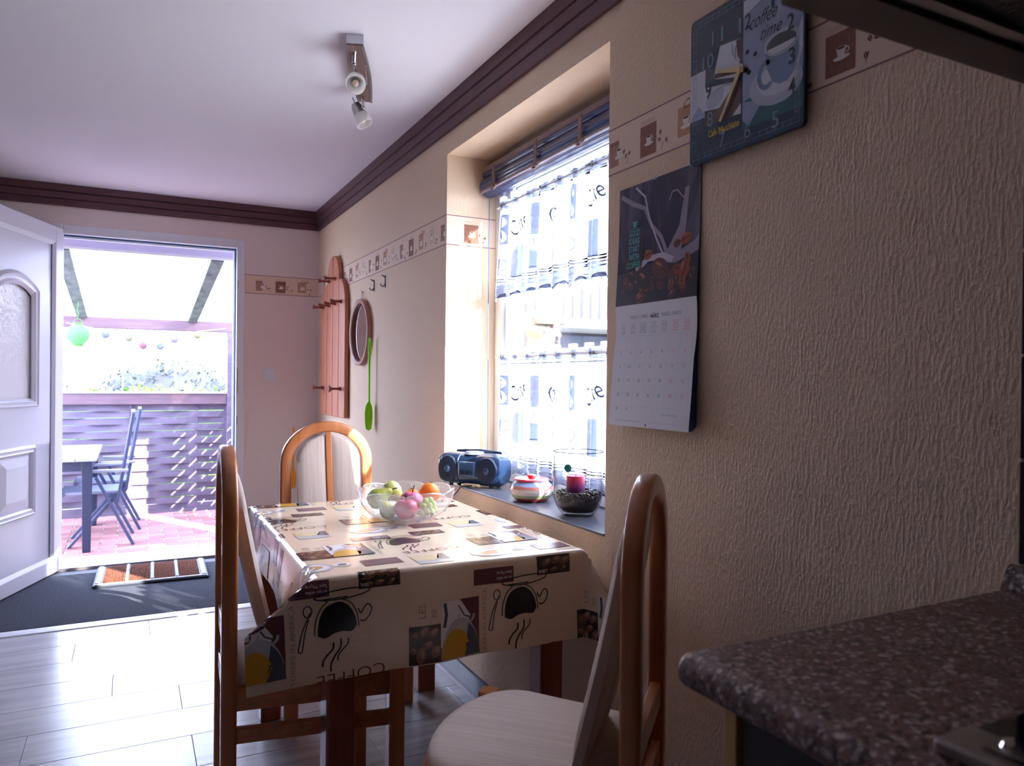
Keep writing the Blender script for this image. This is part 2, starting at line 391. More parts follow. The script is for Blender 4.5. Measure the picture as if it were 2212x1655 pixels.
# ------------------------------------------------------------------ wallpaper border with coffee motifs
BC = M('border_cream', srgb(232, 208, 188), .8); BL = M('border_line', srgb(150, 108, 112), .8)
BM = {'A': M('border_tan', srgb(176, 136, 118), .8, var=.12, vscale=(90, 90, 90)), 'B': M('border_brown', srgb(150, 104, 88), .8, var=.25, vscale=(200, 200, 60)), 'C': M('border_buff', srgb(196, 152, 122), .8, var=.1, vscale=(60, 60, 60)), 'D': M('border_pale', srgb(216, 194, 170), .8)}
BW = M('border_cup', srgb(240, 232, 226), .8); BCOF = M('border_coffee', srgb(116, 72, 62), .8); BTX = M('border_text', srgb(198, 166, 146), .8)
def cup_small(c, x, y, s):
    c.at(x, y, 0, s); c.ell(0, -.36, .62, .15, BW, 3); c.poly([(-.38, .25), (.38, .25), (.22, -.35), (-.22, -.35)], BW, 4)
    c.ell(0, .25, .38, .12, BW, 5); c.ell(0, .25, .32, .09, BCOF, 6); c.stroke(arcpts(.36, .02, .2, .18, -PI/2, PI/2), .07, BW, 4); c.home()
def bean_small(c, x, y, s, rot):
    c.ell(x, y, s, s*.68, BCOF, 2, rot); c.stroke([(x-s*.8*math.cos(rot), y-s*.8*math.sin(rot)), (x+s*.8*math.cos(rot), y+s*.8*math.sin(rot))], s*.16, BC, 3)
ZB0, ZB1 = 1.8038, 1.9356
def border(name, s0, s1, motifs, fn):
    c = Canvas(); c.rect(s0, ZB0, s1, ZB1, BC, 0)
    c.rect(s0, ZB0+.001, s1, ZB0+.005, BL, 1); c.rect(s0, ZB1-.005, s1, ZB1-.001, BL, 1)
    rnd = random.Random(3)
    for s, k in motifs:
        zc = 1.866
        if k == 'A': c.rect(s-.028, zc-.04, s+.016, zc+.03, BM['A'], 1); cup_small(c, s+.018, zc-.006, .032); c.text('Espresso', s-.004, zc+.022, .010, BCOF, 2, w=.045, shear=.3)
        if k == 'B': c.rect(s-.034, zc-.047, s+.034, zc+.034, BM['B'], 1); cup_small(c, s+.003, zc-.006, .030); c.text('ESPRESSO', s, zc+.043, .011, BTX, 2, w=.062)
        if k == 'C': c.rect(s-.03, zc-.036, s+.03, zc+.036, BM['C'], 1); cup_small(c, s+.002, zc-.002, .034); c.text('Cafe', s+.02, zc+.04, .022, BCOF, 2, shear=.4)
        if k == 'D': c.rect(s-.024, zc-.03, s+.024, zc+.034, BM['D'], 1); cup_small(c, s, zc, .026); c.text('Cappuccino', s, zc+.044, .010, BTX, 2, w=.06)
        for q in range(3): bean_small(c, s+.052+rnd.uniform(-.012, .03), zc-.02+rnd.uniform(-.03, .02), .0065, rnd.uniform(0, 3))
        c.stroke([(s+.055, zc-.045), (s+.063, zc-.028)], .0018, BCOF, 2)
    c.bake(name, fn, None if 'x' else None, clip=(s0, ZB0, s1, ZB1), off=.0008).parent = wall_back if name == 'back_border' else wall_right
rw = lambda s, h, o: (-o, -s, h)
seq = 'ABCD'
mot = [(-(1.732-.1483*i), seq[i % 4]) for i in range(9)]
border('wallpaper_border', -WY0, -.3, mot, rw)
mot = [(-(4.545+.1386*2-.1386*i), 'DA'[i] if i < 2 else 'BCDA'[(i-2) % 4]) for i in range(15)] + [(-(4.545+.1386*3), 'C'), (-(4.545+.1386*4), 'B'), (-(4.545+.1386*5), 'A')]
border('wallpaper_border', -YD+.001, -WY1, mot, rw)
border('wallpaper_border', 0, .232, [(.115, 'B')], lambda s, h, o: (s, WY1-o, h))
border('back_border', DX1+.0, -.001, [(-.404, 'A'), (-.266, 'B'), (-.119, 'C')], lambda s, h, o: (s, YD-o, h))
for o in bpy.data.objects:
    if o.name.startswith('back_border'): o.name = 'wallpaper_border'
# ------------------------------------------------------------------ window
win = bpy.data.objects.new('window_1', None); C.objects.link(win); win['kind'] = 'structure'; win.location = (.23, 2.375, .8)
def wloc(mb):  # to the local frame of the window
    mb.v = [(a-.23, b-2.375, c-.8) for a, b, c in mb.v]; return mb
fr = MB(); xa, xb = .232, .305
fr.bb(xa, xb, WY1-.075, WY1-.001, .797, WZ1-.001); fr.bb(xa, xb, WY0+.001, WY0+.075, .797, WZ1-.001); fr.bb(xa, xb, WY0+.07, WY1-.07, .797, .85); fr.bb(xa, xb, WY0+.07, WY1-.07, WZ1-.075, WZ1-.001)
obj('window_frame', wloc(fr), WHITE, win, bevel=.004)
sa = MB(); sx, sxb = .244, .30; y0, y1, z0, z1 = WY0+.078, WY1-.078, .853, WZ1-.078; wv = .062
for (a, b, c, d) in ((y0, y0+wv, z0, z1), (y1-wv, y1, z0, z1), (y0, y1, z0, z0+wv), (y0, y1, z1-wv, z1)): sa.bb(sx, sxb, a, b, c, d)
sash = obj('sash', wloc(sa), WHITE, win, bevel=.006)
obj('pane', wloc(MB().bb(.268, .272, y0+wv-.005, y1-wv+.005, z0+wv-.005, z1-wv+.005)), glass_thin('window_glass', (.97, .98, .98, 1)), sash)
se = MB()
for (a, b, c, d) in ((y0+wv-.001, y0+wv+.004, z0+wv, z1-wv), (y1-wv-.004, y1-wv+.001, z0+wv, z1-wv), (y0+wv, y1-wv, z0+wv-.001, z0+wv+.004), (y0+wv, y1-wv, z1-wv-.004, z1-wv+.001)): se.bb(.262, .267, a, b, c, d)
obj('seal', wloc(se), M('seal_grey', srgb(120, 128, 140), .6), sash)
# rolled slatted blind
NAVY = M('blind_navy', srgb(16, 48, 112), .28, coat=.4); LAV = M('blind_rail', srgb(150, 134, 146), .5)
bl = thing('roller_blind', 'rolled up dark blue slatted blind under the top of the window recess', 'blind', (.19, 2.37, 2.03))
by0, by1 = WY0+.012-2.37, WY1-.015-2.37
obj('headrail', MB().bb(-.022, .03, by0, by1, .082, .125), LAV, bl, bevel=.004)
ro = MB(); ro.lathe([(.0, by0), (.044, by0), (.044, by1), (0, by1)], 28, (0, 0, .036), axis=(0, 1, 0)); obj('roll', ro, NAVY, bl, smooth=40)
sl = MB()
for a in range(18):
    an = 2*PI*a/18; sl.lathe([(0, by0+.003), (.006, by0+.003), (.006, by1-.003), (0, by1-.003)], 8, (.0395*math.cos(an), 0, .036+.0395*math.sin(an)), axis=(0, 1, 0))
tag(obj('slat_bundle', sl, NAVY, bl, smooth=40), kind='stuff')
obj('upper_slat', MB().lathe([(0, by0+.004), (.016, by0+.004), (.016, by1-.004), (0, by1-.004)], 16, (-.018, 0, .086), axis=(0, 1, 0)), NAVY, bl, smooth=40); obj('bottom_bar', MB().bb(-.046, -.036, by0+.002, by1-.002, .004, .016), LAV, bl, bevel=.003)
RIB = M('ribbon_rose', srgb(140, 116, 116), .7)
for yy in (2.816, 2.454, 2.142):
    t = MB(); t.bb(-.054, -.0505, yy-2.37-.011, yy-2.37+.011, -.012, .095); t.ball((-.055, yy-2.37-.016, .0), (.007, .017, .01)); t.ball((-.055, yy-2.37+.016, .004), (.007, .017, .01)); t.box((-.055, yy-2.37-.01, -.006), (.004, .01, .012)); t.box((-.055, yy-2.37+.012, -.004), (.004, .01, .012))
    obj('tie_ribbon', t, RIB, bl, bevel=.001)
obj('pull_cord', MB().tube([(-.01, by1-.03, .0), (-.012, by1-.035, -.55), (-.01, by1-.04, -1.13)], .0018, 6), M('cord_blue', srgb(70, 110, 150), .6), bl)
# curtains
CURT = translucent('sheer_curtain', (.93, .94, .97), .74, .62); HEMC = translucent('curtain_hem', (.22, .235, .30), .99, .7)
CP1 = translucent('curtain_print_grey', (.13, .15, .21), 1.0, .7); CP2 = translucent('curtain_print_dark', (.02, .024, .04), 1.0, .6); CPW = translucent('curtain_print_white', (.95, .95, .98), .9, .6)
def curtain(label, zt, zb, ya, yb, flare, motif_rows, scallop, band_top):
    cu = thing('cafe_curtain', label, 'curtain', (.20, (ya+yb)/2, zb))
    ym = (ya+yb)/2; hh = zt-zb; nw = 9.5
    def fn(s, h, o):      # s: along, positive towards the camera (-y); h: height above the hem
        t = h/hh; W = (yb-ya)/2
        am = .013*(1-.45*t)
        ph = s/(2*W)*nw*2*PI
        y = -s*(1+flare*(1-t))
        x = am*math.sin(ph)+.006*math.sin(ph*2.3+1)-.012*(1-t)*scallop
        zz = h
        if h < .001 and scallop: zz = h+.018*scallop*math.sin(ph*1.0+.8)
        return (x-o, y+.010*math.cos(ph), zz)
    W = (yb-ya)/2
    mb = MB().grid(lambda a, b: fn(-W+2*W*a, hh*b, 0), 220, 14)
    obj('fabric', mb, CURT, cu, smooth=True)
    c = Canvas(); c.rect(-W, .0, W, .055, HEMC, 0); c.rect(-W, .062, W, .066, CP1, 1); c.rect(-W, .073, W, .076, CP1, 1)
    c.rect(-W, hh-.04, W, hh-.006, HEMC, 0)
    if band_top: c.rect(-W, hh-.052, W, hh-.048, CP1, 1)
    n = 8; st = 2*W/n
    for i in range(n):
        for row, hz in enumerate(motif_rows):
            x = -W+st*(i+.5)
            k = (i+row) % 2
            if row == 0:      # upper row: two white cups on grey, or the word
                if k == 0:
                    c.rect(x-.032, hz-.062, x+.032, hz+.062, CP1, 1); c.ell(x-.002, hz+.03, .027, .026, CPW, 2); c.ell(x+.004, hz-.029, .022, .03, CPW, 2, .3)
                else:
                    c.stroke([(x-.035, hz-.06), (x-.035, hz+.06), (x+.035, hz+.06), (x+.035, hz-.06)], .002, CP1, 1, closed=True); c.text('Cafe', x+.006, hz, .062, CP2, 3, rot=.5, shear=.3, w=.085)
            else:
                if k == 0:
                    c.rect(x-.02, hz-.064, x+.034, hz+.064, CP1, 1); c.poly([(x-.034, hz-.064), (x-.004, hz-.064), (x+.016, hz), (x-.006, hz+.02), (x+.008, hz+.064), (x-.034, hz+.064)], CPW, 2)
                else:
                    c.poly([(x-.025, hz+.03), (x+.013, hz+.03), (x+.008, hz-.045), (x-.02, hz-.045)], CP1, 1); c.ell(x-.006, hz+.03, .019, .009, CPW, 2); c.stroke(arcpts(x+.016, hz, .018, .022, -PI/2, PI/2), .004, CP1, 1)
                    c.stroke(arcpts(x-.004, hz-.05, .036, .012, 0, 2*PI), .003, CP1, 1); c.stroke([(x-.01, hz+.045), (x-.005, hz+.06), (x-.011, hz+.075)], .003, CP1, 1); c.stroke([(x+.0, hz+.045), (x+.005, hz+.06), (x-.001, hz+.075)], .003, CP1, 1)
                    c.rect(x-.035, hz-.068, x+.035, hz-.0665, CP1, 1); c.rect(x-.035, hz+.0665, x+.035, hz+.068, CP1, 1)
    c.bake('woven_print', fn, cu, clip=(-W, 0, W, hh), maxlen=.012, off=.0012, step=.0006)
    rod = MB().tube([(.0, -W-.01, hh-.02), (.0, W+.01, hh-.02)], .006, 10); obj('rod', rod, WHITE, cu, smooth=40)
    tb = MB()
    for i in range(10):
        s = -W+2*W*(i+.5)/10; p = fn(s, hh-.004, 0); tb.box((p[0]-.002, p[1], hh+.002), (.022, .034, .026))
    tag(obj('loop_tab', tb, CURT, cu, bevel=.004), kind='stuff')
curtain('upper sheer cafe curtain printed with cups, with a scalloped hem under the blind', 1.985, 1.575, 1.80, 2.89, .05, (.285, .135), 1., False)
curtain('lower sheer cafe curtain printed with cups, hanging down behind the sill pots', 1.345, .845, 1.80, 2.885, .015, (.34, .19), .3, True)
# ------------------------------------------------------------------ front door
dr = bpy.data.objects.new('door_1', None); C.objects.link(dr); dr['kind'] = 'structure'; dr.location = (-1.575, 5.43, 0)
def rel(mb, o=(-1.575, 5.43, 0)): mb.v = [(a-o[0], b-o[1], c-o[2]) for a, b, c in mb.v]; return mb
df = MB(); fy0, fy1 = 5.418, 5.49
df.bb(-.558, DX1, fy0, fy1, 0, DZ); df.bb(DX0, -1.585, fy0, fy1, 0, DZ); df.bb(-1.5849, -.5581, fy0, fy1, 2.108, DZ)
df.bb(-.572, -.545, 5.491, 5.52, 0, 2.12); df.bb(DX0, -.5725, 5.491, 5.52, 2.092, 2.12)
dfo = obj('door_frame', rel(df), WHITE, dr, bevel=.005)
SEAL = M('seal_navy', srgb(34, 62, 110), .5)
ds = MB(); ds.bb(-.566, -.557, 5.455, 5.471, .03, 2.10); ds.bb(-1.60, -.557, 5.455, 5.471, 2.099, 2.109); obj('seal', rel(ds), SEAL, dr)
for z, h in ((1.86, .05), (1.20, .17), (.93, .06)): obj('strike_plate', rel(MB().bb(-.553, -.546, 5.4165, 5.42, z-h/2, z+h/2)), STEEL, dr)
th = MB(); th.prism([(5.40, 0), (5.402, .022), (5.43, .028), (5.70, .022), (5.70, -.02), (5.40, -.012)], DX0, DX1, 'x'); obj('threshold', rel(th), M('threshold_alu', srgb(150, 144, 150), .4), dr)
ang = math.atan2(-.933, -.361)
leaf = MB(); Wd, Z0, Z1, TH = 1.03, .012, 2.135, .07
DG = M('door_pvc', srgb(218, 220, 232), .3, bump=.05, bscale=(20, 20, 200), bdist=.001)
# outer stiles and rails with a bevelled inner edge, local x along the leaf, +y faces the room
def stile(u0, u1, a, b): leaf.bb(u0, u1, -TH, .0, a, b)
leaf.bb(.0, .098, -TH, 0, Z0, Z1); leaf.bb(Wd-.098, Wd, -TH, 0, Z0, Z1); leaf.bb(.098, Wd-.098, -TH, 0, Z0, Z0+.085); leaf.bb(.098, Wd-.098, -TH, 0, Z1-.095, Z1)
lf = obj('door_leaf', leaf, DG, dr, bevel=.004); lf.rotation_euler = (0, 0, ang)
bv = MB(); u0, u1, a, b = .098, Wd-.098, Z0+.085, Z1-.095
for (p, q, r, s) in (((u0, a), (u0, b), (u0+.02, b-.02), (u0+.02, a+.02)), ((u1, a), (u1, b), (u1-.02, b-.02), (u1-.02, a+.02)), ((u0, a), (u1, a), (u1-.02, a+.02), (u0+.02, a+.02)), ((u0, b), (u1, b), (u1-.02, b-.02), (u0+.02, b-.02))):
    bv.add([(p[0], -.001, p[1]), (q[0], -.001, q[1]), (r[0], -.016, r[1]), (s[0], -.016, s[1])], [(0, 1, 2, 3)])
obj('inner_bead', bv, DG, lf)
for q in (u0+.0195, u1-.0245): obj('bead_seal', MB().bb(q, q+.005, -.0165, -.0135, a+.02, b-.02), SEAL, lf)
# the field with an arched opening
GU0, GU1, GZ0, GZs, GZt = .345, .685, 1.10, 1.675, 1.725
def arch(u0, u1, z0, zs, zt, n=16): return [(u0, z0), (u1, z0)]+[(u1-(u1-u0)*i/n, zs+(zt-zs)*(1-(2*i/n-1)**2)) for i in range(n+1)]
fd = MB(); n = 16; fy = -.016
inner = arch(GU0-.01, GU1+.01, GZ0-.01, GZs, GZt+.01)
outer = []
for (u, z) in inner:
    cu_, cz_ = (GU0+GU1)/2, 1.3; dx, dz = u-cu_, z-cz_; k = min(((u1-cu_)/abs(dx)) if dx else 99, (((b-cz_) if dz > 0 else (cz_-a))/abs(dz)) if dz else 99); outer.append((cu_+dx*k, cz_+dz*k))
for yy in (fy, -TH+.016):
    vs = [(u, yy, z) for u, z in inner]+[(u, yy, z) for u, z in outer]; m_ = len(inner); fd.add(vs, [(i, (i+1) % m_, m_+(i+1) % m_, m_+i) for i in range(m_)])
for (cu2, cz2) in ((u0, a), (u1, a), (u0, b), (u1, b)):   # corners the radial fan leaves open
    pass
fd.bb(u0, u1, -TH+.017, fy-.001, a, GZ0-.02); fd.bb(u0, GU0-.02, -TH+.017, fy-.001, a, b); fd.bb(GU1+.02, u1, -TH+.017, fy-.001, a, b); fd.bb(u0, u1, -TH+.017, fy-.001, GZt+.02, b)
obj('panel', fd, DG, lf)
def mould(name, pts, w, hgt):
    prof = [(-w/2, 0), (-w/2+.006, hgt*.55), (-w/2+.02, hgt), (-w/2+.03, hgt*.62), (w/2-.03, hgt*.62), (w/2-.018, hgt), (w/2-.006, hgt*.5), (w/2, 0)]
    m_ = MB(); m_.sweep([(u, fy, z) for u, z in pts], [(q[0], q[1]) for q in prof], up=(0, 1, 0), closed=True); return obj(name, m_, DG, lf, smooth=50)
mould('glass_moulding', arch(GU0-.04, GU1+.04, GZ0-.04, GZs+.035, GZt+.045), .078, .018)
OBS = translucent('obscure_glass', (.98, .98, .99), .96, .22)
ntg = OBS.node_tree; gg = nd(ntg, 'ShaderNodeBsdfGlossy'); gg.inputs['Roughness'].default_value = .08; ms = nd(ntg, 'ShaderNodeMixShader'); ms.inputs[0].default_value = .14
oo = [x for x in ntg.nodes if x.type == 'OUTPUT_MATERIAL'][0]; lk = oo.inputs[0].links[0].from_socket; ntg.links.new(lk, ms.inputs[1]); ntg.links.new(gg.outputs[0], ms.inputs[2]); ntg.links.new(ms.outputs[0], oo.inputs[0])
tcg = nd(ntg, 'ShaderNodeTexCoord'); mpg = nd(ntg, 'ShaderNodeMapping'); mpg.inputs['Scale'].default_value = (60, 60, 28); ng = nd(ntg, 'ShaderNodeTexNoise'); bg2 = nd(ntg, 'ShaderNodeBump'); bg2.inputs['Strength'].default_value = .9; bg2.inputs['Distance'].default_value = .006
ng.inputs['Scale'].default_value = 1.4
ntg.links.new(tcg.outputs['Object'], mpg.inputs[0]); ntg.links.new(mpg.outputs[0], ng.inputs['Vector']); ntg.links.new(ng.outputs['Fac'], bg2.inputs['Height']); ntg.links.new(bg2.outputs[0], gg.inputs['Normal'])
obj('pane', MB().prism(arch(GU0-.012, GU1+.012, GZ0-.012, GZs, GZt+.012), -.036, -.03, 'y'), OBS, lf)
PU0, PU1, PZ0, PZ1 = .33, .70, .435, .795
mould('panel_moulding', [(PU0, PZ0), (PU1, PZ0), (PU1, PZ1), (PU0, PZ1)], .07, .018)
rp = MB(); q = [(PU0+.03, PZ0+.03), (PU1-.03, PZ0+.03), (PU1-.03, PZ1-.03), (PU0+.03, PZ1-.03)]; w2 = [(PU0+.085, PZ0+.085), (PU1-.085, PZ0+.085), (PU1-.085, PZ1-.085), (PU0+.085, PZ1-.085)]
rp.add([(u, fy+.002, z) for u, z in q]+[(u, fy+.016, z) for u, z in w2], [(0, 1, 5, 4), (1, 2, 6, 5), (2, 3, 7, 6), (3, 0, 4, 7), (4, 5, 6, 7)]); obj('raised_field', rp, DG, lf)
ls = MB(); ls.bb(-.008, .0, -TH+.01, -.012, Z0, Z1); obj('seal', ls, SEAL, lf)
for z in (.25, 1.05, 1.9): obj('hinge', MB().lathe([(0, z-.045), (.011, z-.045), (.011, z+.045), (0, z+.045)], 14, (-.012, -.02, 0)), WHITE, lf, smooth=40)
hd = MB(); hd.bb(Wd-.07, Wd-.03, 0, .008, .93, 1.17); hd.tube([(Wd-.05, .008, 1.08), (Wd-.05, .05, 1.08), (Wd-.07, .055, 1.08), (Wd-.17, .055, 1.08)], .01, 10); obj('handle', hd, STEEL, lf, smooth=40)
# door mat
dm = thing('door_mat', 'rubber tray door mat with four brown coir squares, lying before the threshold', 'mat', (-1.072, 5.11, .006), math.radians(-1.5))
RUB = M('mat_rubber', srgb(44, 50, 66), .5); COIR = M('coir_brown', srgb(150, 88, 62), .95, col2=srgb(96, 52, 36), vscale=(90, 90, 90), bump=1., bscale=(130, 130, 130), bdist=.01); RIBW = M('mat_rib', srgb(158, 166, 184), .4)
mw, ml = .62, .47
obj('tray', MB().bb(-mw/2, mw/2, -ml/2, ml/2, 0, .016), RUB, dm, bevel=.006)
cw = (mw-.05*2-.022*3)/4; xx = -mw/2+.05
for i in range(4):
    cm_ = MB().grid(lambda a_, b_: (xx+cw*a_, -ml/2+.03+(ml-.06)*b_, .018+.005*(math.sin(a_*2*PI*7)*math.sin(b_*2*PI*16) > .0)), 28, 64); obj('coir_panel', cm_, COIR, dm); xx += cw
    if i < 3:
        rb = MB()
        for q in range(12): rb.box((xx+.011, -ml/2+.04+q*(ml-.08)/11, .022), (.015, .026, .012))
        tag(obj('divider_rib', rb, RIBW, dm, bevel=.002), kind='stuff'); xx += .022
for sx_ in (-1, 1):
    rb = MB()
    for q in range(12): rb.box((sx_*(mw/2-.026), -ml/2+.04+q*(ml-.08)/11, .02), (.028, .03, .012))
    tag(obj('edge_rib', rb, RIBW, dm, bevel=.003), kind='stuff')
obj('front_lip', MB().bb(-mw/2+.01, mw/2-.01, -ml/2+.006, -ml/2+.026, .014, .021), RIBW, dm, bevel=.003)
# ------------------------------------------------------------------ table, cloth
TX0, TX1, TY0, TY1, TZ = -.80, -.075, 1.775, 2.85, .757
tb = thing('dining_table', 'reddish brown wooden dining table under the printed oilcloth', 'table', ((TX0+TX1)/2, (TY0+TY1)/2, 0))
tcx, tcy = (TX0+TX1)/2, (TY0+TY1)/2; tw, tl = TX1-TX0, TY1-TY0
TWOOD = M('table_wood', srgb(150, 84, 60), .35, col2=srgb(118, 60, 44), vscale=(26, 26, 2.2), coat=.2)
obj('tabletop', MB().bb(-tw/2, tw/2, -tl/2, tl/2, TZ-.03, TZ-.001), TWOOD, tb, bevel=.004)
ap = MB(); i_ = .045
ap.bb(-tw/2+i_, tw/2-i_, -tl/2+i_, -tl/2+i_+.022, TZ-.11, TZ-.03); ap.bb(-tw/2+i_, tw/2-i_, tl/2-i_-.022, tl/2-i_, TZ-.11, TZ-.03); ap.bb(-tw/2+i_, -tw/2+i_+.022, -tl/2+i_, tl/2-i_, TZ-.11, TZ-.03); ap.bb(tw/2-i_-.022, tw/2-i_, -tl/2+i_, tl/2-i_, TZ-.11, TZ-.03)
obj('apron', ap, TWOOD, tb)
for (lx, ly) in ((-.74, 1.83), (-.15, 1.83), (-.745, 2.79), (-.155, 2.79)): obj('leg', MB().box((lx-tcx, ly-tcy, (TZ-.03)/2), (.07, .07, TZ-.03)), TWOOD, tb, bevel=.006)
# the oilcloth: flat in the middle, hanging over the edges, one stiff pointed fold at each corner
AL, AR, AF, AB = .165, .12, .25, .19
def slerp(a, b, t):
    a, b = V(a).normalized(), V(b).normalized(); o = a.angle(b)
    return a if o < 1e-5 else (a*math.sin((1-t)*o)+b*math.sin(t*o))/math.sin(o)
def cloth(p, q, o=0):
    def base(p, q):
        a = TX0-p if p < TX0 else (p-TX1 if p > TX1 else 0); b = TY0-q if q < TY0 else (q-TY1 if q > TY1 else 0)
        sx = -1 if p < TX0 else 1; sy = -1 if q < TY0 else 1; R = .012
        if a == 0 and b == 0: return V((p, q, TZ+.001))
        fx = TX0 if sx < 0 else TX1; fy_ = TY0 if sy < 0 else TY1
        if a == 0 or b == 0:
            d = a+b; e = R*(1-math.exp(-d/R))
            if a == 0:
                t = min(1, max(0, (p-TX0)/(TX1-TX0))); lean = .05
                w = .007*math.sin(p*23+1)*min(1, d/.12)*math.sin(PI*t)
                return V((p, fy_+sy*(e+d*math.sin(lean)+w), TZ+.001-(d*math.cos(lean)-e*.8)))
            t = (q-TY0)/(TY1-TY0); lean = (.30*max(0, 1-t*2.2)**1.5+.08) if sx < 0 else .07
            w = .005*math.sin(q*9+2)*min(1, d/.1)*math.sin(PI*t)
            return V((fx+sx*(e+d*math.sin(lean)+(w if sx < 0 else 0)), q, TZ+.001-(d*math.cos(lean)-e*.8)))
        r = math.hypot(a, b); ph = math.atan2(a, b)
        dF = V((0, sy*math.sin(.05), -math.cos(.05))); lL = .38 if (sx < 0 and sy < 0) else (.08 if sx < 0 else .07); dL = V((sx*math.sin(lL), 0, -math.cos(lL)))
        if sx < 0 and sy < 0: cr = V((-.80, -.10, -.60)); pc = math.atan2(.165, .118)
        elif sx > 0: cr = V((.20, sy*.55, -.80)); pc = PI/4
        else: cr = V((-.45, sy*.5, -.74)); pc = PI/4
        d = slerp(dF, cr, ph/pc) if ph < pc else slerp(cr, dL, (ph-pc)/(PI/2-pc))
        if sx < 0 and sy < 0 and ph > pc: d = (d+V((0, .35*math.sin(PI*(ph-pc)/(PI/2-pc)), 0))).normalized()
        e = R*(1-math.exp(-r/R)); hz = V((sx*math.sin(ph), sy*math.cos(ph), 0))
        return V((fx, fy_, TZ+.001))+d*r+hz*e+V((0, 0, e*.8))
    P = base(p, q)
    if o:
        h = .0015; n = (base(p+h, q)-base(p-h, q)).cross(base(p, q+h)-base(p, q-h))
        if n.length > 1e-12: P = P+n.normalized()*o
    return P
PX0, PX1, PY0, PY1 = TX0-AL, TX1+AR, TY0-AF, TY1+AB
def knots(a0, a1, e0, e1, n):
    ks = [a0+(a1-a0)*i/n for i in range(n+1)]
    for e in (e0, e1):
        for d in (-.03, -.018, -.009, -.004, 0, .004): ks.append(e+(d if e == e0 else -d))
    return sorted(set(round(k, 5) for k in ks if a0 <= k <= a1))
kx = knots(PX0, PX1, TX0, TX1, 56); ky = knots(PY0, PY1, TY0, TY1, 84)
cl = MB(); cl.v = [tuple(cloth(x, y)) for x in kx for y in ky]; nv = len(ky)
cl.f = [(i*nv+j, (i+1)*nv+j, (i+1)*nv+j+1, i*nv+j+1) for i in range(len(kx)-1) for j in range(nv-1)]; cl.m = [0]*len(cl.f)
tc_ = thing('tablecloth', 'cream oilcloth printed with coffee cups and beans, hanging over the dining table', 'tablecloth', (0, 0, 0))
obj('cloth', cl, OIL, tc_, smooth=True)
cv = Canvas()
